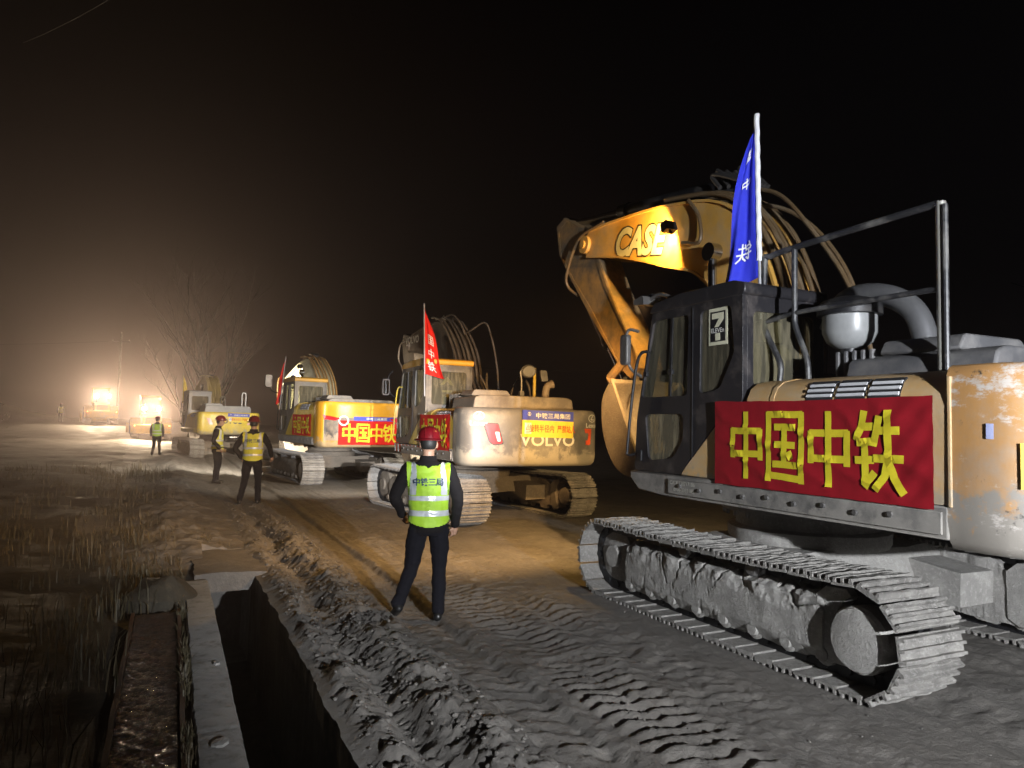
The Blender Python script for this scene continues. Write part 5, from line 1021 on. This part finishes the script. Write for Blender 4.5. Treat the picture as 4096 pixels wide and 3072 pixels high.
# ---------------------------------------------------------------- wheel loaders with lit rear lamps
ly = paint('loader_yellow', (.70, .42, .06), (.42, .34, .22), .45, .45)
tyre = paint('tyre_rubber', (.025, .024, .023), (.16, .13, .10), .5, .8)
def loader(loc, yaw, label, lampz, lamps, power):
    root = empty('wheel_loader', loc, yaw); tag(root, label, 'loader', 'wheel loaders with lit rear lamps')    # x forward, y left
    b = MB(); b.prism(fillet([(-3.1, .95), (-.6, .85), (-.6, 2.05), (-2.7, 2.0), (-3.15, 1.75)], .12, 4), -.62, .62, 'y'); body = b.build('engine_hood', ly, root, bevel=.05)
    b = MB(); b.prism(fillet([(-3.45, .62), (-3.0, .55), (-3.0, 1.25), (-3.40, 1.25)], .06, 3), -1.2, 1.2, 'y'); b.build('rear_bumper', ly, root, bevel=.03)
    b = MB(); b.box(-3.16, -3.12, -.42, .42, 1.15, 1.72); gr = b.build('grille', M['black_steel'], body)
    for k in range(6):
        b = MB(); b.box(-3.19, -3.165, -.40, .40, 1.19 + k * .085, 1.235 + k * .085); b.build('grille_slat', ly, gr)
    b = MB(); b.prism(fillet([(-.75, 1.9), (.75, 1.9), (.70, 3.25), (-.62, 3.3)], .08, 3), -.68, -.62, 'y', holes=[fillet([(-.6, 2.05), (.58, 2.05), (.55, 3.1), (-.5, 3.1)], .06, 3)]); b.prism(fillet([(-.75, 1.9), (.75, 1.9), (.70, 3.25), (-.62, 3.3)], .08, 3), .62, .68, 'y', holes=[fillet([(-.6, 2.05), (.58, 2.05), (.55, 3.1), (-.5, 3.1)], .06, 3)])
    b.box(-.80, .80, -.72, .72, 3.28, 3.38); b.box(-.78, .75, -.62, .62, 1.2, 2.0); cab = b.build('cab', ly, root, bevel=.02)
    b = MB(); b.add([(-.68, -.62, 2.0), (-.68, .62, 2.0), (-.60, .62, 3.25), (-.60, -.62, 3.25)], [(0, 1, 2, 3)]); b.build('rear_pane', M['glass'], cab, smooth=None)
    for sx in (-1.65, 1.55):
        for sy in (1, -1):
            w = MB(); Mw = Matrix.Translation((sx, sy * 1.02, .78)) @ Matrix.Rotation(R(90), 4, 'X')
            w.lathe([(.40, -.20), (.62, -.28), (.74, -.27), (.78, -.20), (.785, 0), (.78, .20), (.74, .27), (.62, .28), (.40, .20)], 36, Mw); wh = w.build('wheel', tyre, root)
            for k in range(22):
                a = k * 2 * math.pi / 22; t = MB(); t.box(-.035, .035, -.27, .27, .76, .815, Matrix.Translation((sx, sy * 1.02, .78)) @ Matrix.Rotation(a, 4, 'Y') @ Matrix.Rotation(R(22 * (1 if k % 2 else -1)), 4, 'Z')); t.build('tread_lug', tyre, wh)
            r_ = MB(); r_.lathe([(0, .05), (.12, .06), (.14, .02), (.34, .0), (.40, .1), (.42, .2), (.41, -.2), (0, -.2)], 24, Matrix.Translation((sx, sy * 1.02, .78)) @ Matrix.Rotation(R(-90 * sy), 4, 'X')); r_.build('rim', ly, wh)
            if sx < 0:
                f = MB(); f.loft([[(sx + r2 * math.cos(R(t)), y, .78 + r2 * math.sin(R(t))) for r2, y in ((.90, sy * .70), (.90, sy * 1.34), (.94, sy * 1.34), (.94, sy * .70))] for t in range(20, 186, 15)]); f.box(sx - .96, sx - .90, min(sy * .7, sy * 1.34), max(sy * .7, sy * 1.34), .62, .95); f.build('fender', ly, root, smooth=50)
    b = MB(); b.box(-.5, 1.9, -.45, .45, .7, 1.35); b.build('front_frame', ly, root, bevel=.04)
    for y in (.45, -.45):
        b = MB(); b.prism(fillet([(.9, 1.9), (1.2, 2.05), (2.3, 1.3), (3.3, .55), (3.2, .35), (2.1, .9)], .08, 3), y - .06, y + .06, 'y'); b.build('lift_arm', ly, root, bevel=.015)
    b = MB(); pr = spline([Vector(p) for p in ((3.2, 1.25), (2.95, .95), (2.95, .5), (3.2, .28), (3.9, .22))], 4); b.loft([[(p.x, -1.45, p.y), (p.x, 1.45, p.y), (p.x + .04, 1.45, p.y + .03), (p.x + .04, -1.45, p.y + .03)] for p in pr])
    for y in (-1.45, 1.45): b.prism([tuple(p) for p in pr] + [(3.6, 1.1)], y - .02, y + .02, 'y')
    b.build('bucket', ly, root)
    for k, (y, on_) in enumerate(lamps):
        bb = MB(); bb.lathe([(0, .10), (.08, .09), (.12, .02), (.125, 0), (.0, -.001)], 18, Matrix.Translation((-3.0 if lampz < 2.8 else -.95, y, lampz)) @ Matrix.Rotation(R(90), 4, 'Y')); bb.cyl((-2.9 if lampz < 2.8 else -.9, y, lampz - .35), (-2.9 if lampz < 2.8 else -.9, y, lampz), .02, n=8); ld = bb.build('work_lamp', M['black'], root)
        bb = MB(); bb.lathe([(0, -.02), (.07, -.016), (.115, -.004), (.115, 0)], 18, Matrix.Translation((-3.005 if lampz < 2.8 else -.955, y, lampz)) @ Matrix.Rotation(R(90), 4, 'Y')); bb.build('lens', M['lamp_loader'], ld)
        spot('work_lamp_light', (-3.08 if lampz < 2.8 else -1.03, y, lampz), (-1, on_, -.08), (1, .76, .50), power, 165, .7, .06, root)
    for y in (1.12, -1.12):
        bb = MB(); bb.cyl((-3.42, y, 1.15), (-3.47, y, 1.15), .055, n=14); bb.build('tail_lamp', M['lamp_tail'], root)
    b = MB(); b.tube(spline([(-1.6, .35, 2.0), (-1.6, .35, 2.7), (-1.65, .35, 2.85)], 4), .06, 10); b.build('exhaust_pipe', M['black_steel'], root)
    return root
loader((-27.5, 54.1, 0.02), R(90 + 30), 'wheel loader with glaring warm rear lamps and red tail lamps nearer the lemon excavator', 2.38, ((.55, .0), (-.42, 0)), 3600)
xy = (-38.2, 66.0); loader((xy[0], xy[1], gz(*xy)), R(90 + 33), 'farther wheel loader with pale fender beside a worker, lamps above its hood', 2.55, ((.42, 0), (-.52, 0)), 3300)

# ---------------------------------------------------------------- bare trees, poles and wires
bark = paint('dark_bark', (.05, .043, .036), (.08, .068, .055), .4, .8)
def bare_tree(loc, h, seed, label, lean=0, forks=3):
    random.seed(seed); root = empty('bare_tree', loc); tag(root, label, 'tree', 'bare roadside trees')
    tr = MB(); cr = MB()
    def grow(b, p, d, L_, r_, lev):
        pts = [p]; q = p.copy(); dd = d.copy(); n = 6
        for i in range(n):
            dd = (dd + Vector((random.gauss(0, .10), random.gauss(0, .10), .05))).normalized(); q = q + dd * L_ / n; pts.append(q.copy())
        b.tube(pts, [r_ * (1 - .62 * i / n) for i in range(n + 1)], 7 if lev < 2 else 5)
        if lev >= 4: return
        for k in range(4 if lev else 6):
            i = random.randint(2, n); a = random.uniform(0, 6.283); sp_ = random.uniform(.35, .8)
            nd = (dd * 1.0 + Vector((math.cos(a), math.sin(a), .1)) * sp_).normalized(); grow(cr, pts[i], nd, L_ * random.uniform(.42, .62), r_ * (1 - .62 * i / n) * .62, lev + 1)
    for k in range(forks): a = k * 2.1 + seed; grow(tr, Vector((.12 * math.cos(a), .12 * math.sin(a), -.1)), Vector((.20 * math.cos(a) + lean, .20 * math.sin(a), 1)).normalized(), h * random.uniform(.45, .6), .16, 0)
    tr.build('trunk', bark, root); cr.build('crown', bark, root)
bare_tree((-18.6, 43.5, 0), 15, 5, 'bare forked tree rising behind the lemon yellow excavator')
bare_tree((-36.5, 80, .8), 13, 11, 'bare tree standing behind the two wheel loaders, faint in the glare', .0, 2)
bare_tree((-62, 78, gz(-62, 78)), 15, 23, 'bare tree far out on the dark verge beyond the farther loader', -.05, 2)
random.seed(99)
def pole(loc, h, label):
    o = empty('utility_pole', loc); tag(o, label, 'pole', 'utility poles along the road')
    b = MB(); b.cyl((0, 0, -.3), (0, 0, h), .15, .09, n=12); b.build('post', M['concrete'], o)
    b = MB(); b.box(-.95, .95, -.05, .05, h - .9, h - .8); b.build('crossarm', M['rim'], o)
    for x in (-.85, 0, .85):
        z = h - .8 if x else h; b = MB(); b.lathe([(.03, 0), (.05, .05), (.035, .09), (.05, .13), (.02, .18), (0, .18)], 10, Matrix.Translation((x, 0, z))); b.build('insulator', M['white'], o)
pole((-41.0, 74, .85), 9.6, 'concrete utility pole with crossarm standing behind the farther loader')
def wire(a, c, sag, label, r_=.012):
    a, c = Vector(a), Vector(c); b = MB(); b.tube([a.lerp(c, t / 24) - Vector((0, 0, sag * 4 * (t / 24) * (1 - t / 24))) for t in range(25)], r_, 5)
    tag(b.build('overhead_wire', flat('wire', (.03, .028, .026), .6)), label, 'wire')
wire((-40.15, 74, 9.8), (-78, 71, 9.4), .8, 'overhead wire running from the utility pole out over the dark verge', .01)
wire((-23.0, 32, 19.0), (-11.6, 22, 16.2), .2, 'dark overhead wire high above the verge in the black sky', .012)
wire((-4, 60, 6.6), (24, 42, 6.0), .5, 'thin overhead wire crossing behind the grey excavator', .012)
wire((20, 20, 6.2), (9.2, 13, 4.6), .5, 'thin wire sloping down beyond the tan excavator handrail', .01)
# low scrub along the far left
def shrub(loc, r_, h, label, n=420):
    o = empty('shrub', loc); tag(o, label, 'shrub', 'scrub on the left verge'); vs = []; fs = []; st = MB()
    for k in range(14):
        a = random.uniform(0, 6.283); st.tube([(0, 0, -.1), (math.cos(a) * r_ * .3, math.sin(a) * r_ * .3, h * .5), (math.cos(a) * r_ * .7, math.sin(a) * r_ * .7, h * random.uniform(.7, 1))], [.02, .014, .005], 5)
    st.build('stems', bark, o)
    for k in range(n):
        a = random.uniform(0, 6.283); q = random.random() ** .5; p = Vector((math.cos(a) * r_ * q, math.sin(a) * r_ * q, h * random.uniform(.15, 1) * (1 - .5 * q * q))); d = Vector((random.gauss(0, 1), random.gauss(0, 1), random.gauss(0, .6))).normalized(); e = d.cross(Vector((.3, .2, 1))).normalized(); l = random.uniform(.05, .13)
        i = len(vs); vs += [p - d * l, p + e * l * .4, p + d * l, p - e * l * .4]; fs.append((i, i + 1, i + 2, i + 3))
    m_ = bpy.data.meshes.new('foliage'); m_.from_pydata(vs, [], fs); m_.materials.append(M['grass']); obj('foliage', m_, o)
for k, (s, w, r_, h, lab) in enumerate(((9.5, -3.6, 1.0, 1.0, 'low leafy scrub on the verge nearest the wet gutter'), (14, -5.5, 1.3, 1.3, 'rounded scrub bush on the verge behind the nearest scrub'), (20, -6.5, 1.6, 1.7, 'taller scrub bush on the dark left verge'), (29, -9.5, 2.2, 2.2, 'broad dark scrub thicket on the verge before the loaders'), (44, -11, 2.6, 2.6, 'high scrub thicket on the verge short of the farther loader'), (60, -13, 3.0, 3.0, 'tallest scrub thicket at the foot of the dark hillside'))):
    p = rs(s, w); shrub((p.x, p.y, gz(p.x, p.y)), r_, h, lab)
# unseen lamps added behind the photographer, tripods standing in for vehicle headlights: a cool flood over the near machine, a narrow beam down the road
def stand_in_lamp(p, h, aim, label, narrow, col, watts, cone, blend):
    o = empty('stand_in_lamp', (p.x, p.y, 0)); tag(o, label, 'lamp'); A_ = Vector(aim) - Vector((p.x, p.y, h)); q = A_.normalized().to_track_quat('-Z', 'Y').to_matrix().to_4x4(); Mx = Matrix.Translation((0, 0, h)) @ q
    b = MB(); b.cyl((0, 0, .3), (0, 0, h), .03, n=10); b.build('mast', M['rim'], o)
    for k in range(3):
        a = k * 2.094; b = MB(); b.cyl((0, 0, .7), (.6 * math.cos(a), .6 * math.sin(a), 0), .02, n=8); b.build('leg', M['rim'], o)
    b = MB()
    if narrow: b.lathe([(0, .12), (.07, .11), (.11, .03), (.115, 0), (0, -.001)], 20, Mx)
    else: b.prism(fillet([(-.2, -.14), (.2, -.14), (.2, .14), (-.2, .14)], .03, 2), 0, .1, 'z', M=Mx)
    hd = b.build('lamp_head', M['black'], o)
    b = MB(); b.prism([(-.1, -.1), (.1, -.1), (.1, .1), (-.1, .1)] if not narrow else [(.09 * math.cos(t * .4), .09 * math.sin(t * .4)) for t in range(16)], -.006, -.002, 'z', M=Mx); b.build('lens', M['lamp_white'], hd)
    spot('stand_in_lamp_light', Vector((0, 0, h)) + A_.normalized() * .05, A_, col, watts, cone, blend, .06, o)
stand_in_lamp(rs(-4.2, 1.9), 2.3, rs(6.0, 4.3, 1.0), 'added stand-in lamp with a wide cool flood head, unseen behind the photographer', False, (.90, .94, 1.0), 6200, 57, .6)
bp_ = Vector((3.5, -2.7, 0)); stand_in_lamp(bp_, 1.9, bp_ + Vector((math.sin(R(-19.2)), math.cos(R(-19.2)), 0)) * 15 + Vector((0, 0, 1.65)), 'added stand-in lamp with a narrow round beam head, unseen behind the photographer', True, (.96, .97, 1.0), 30000, 13.0, 1.0)

# ---------------------------------------------------------------- dusty air
m = bpy.data.materials.new('dusty_air'); m.use_nodes = True; nt = m.node_tree; nt.nodes.clear()
out = nt.nodes.new('ShaderNodeOutputMaterial'); pv = nt.nodes.new('ShaderNodeVolumePrincipled'); pv.inputs['Color'].default_value = (.88, .75, .74, 1); pv.inputs['Density'].default_value = .0032; pv.inputs['Anisotropy'].default_value = .8
nt.links.new(pv.outputs[0], out.inputs['Volume'])
b = MB(); b.box(-420, 420, -165, 620, -2.6, 24); hz_ = b.build('haze', m, smooth=None); tag(hz_, 'pale dust hanging in the night air over the road', 'haze', kind='stuff')
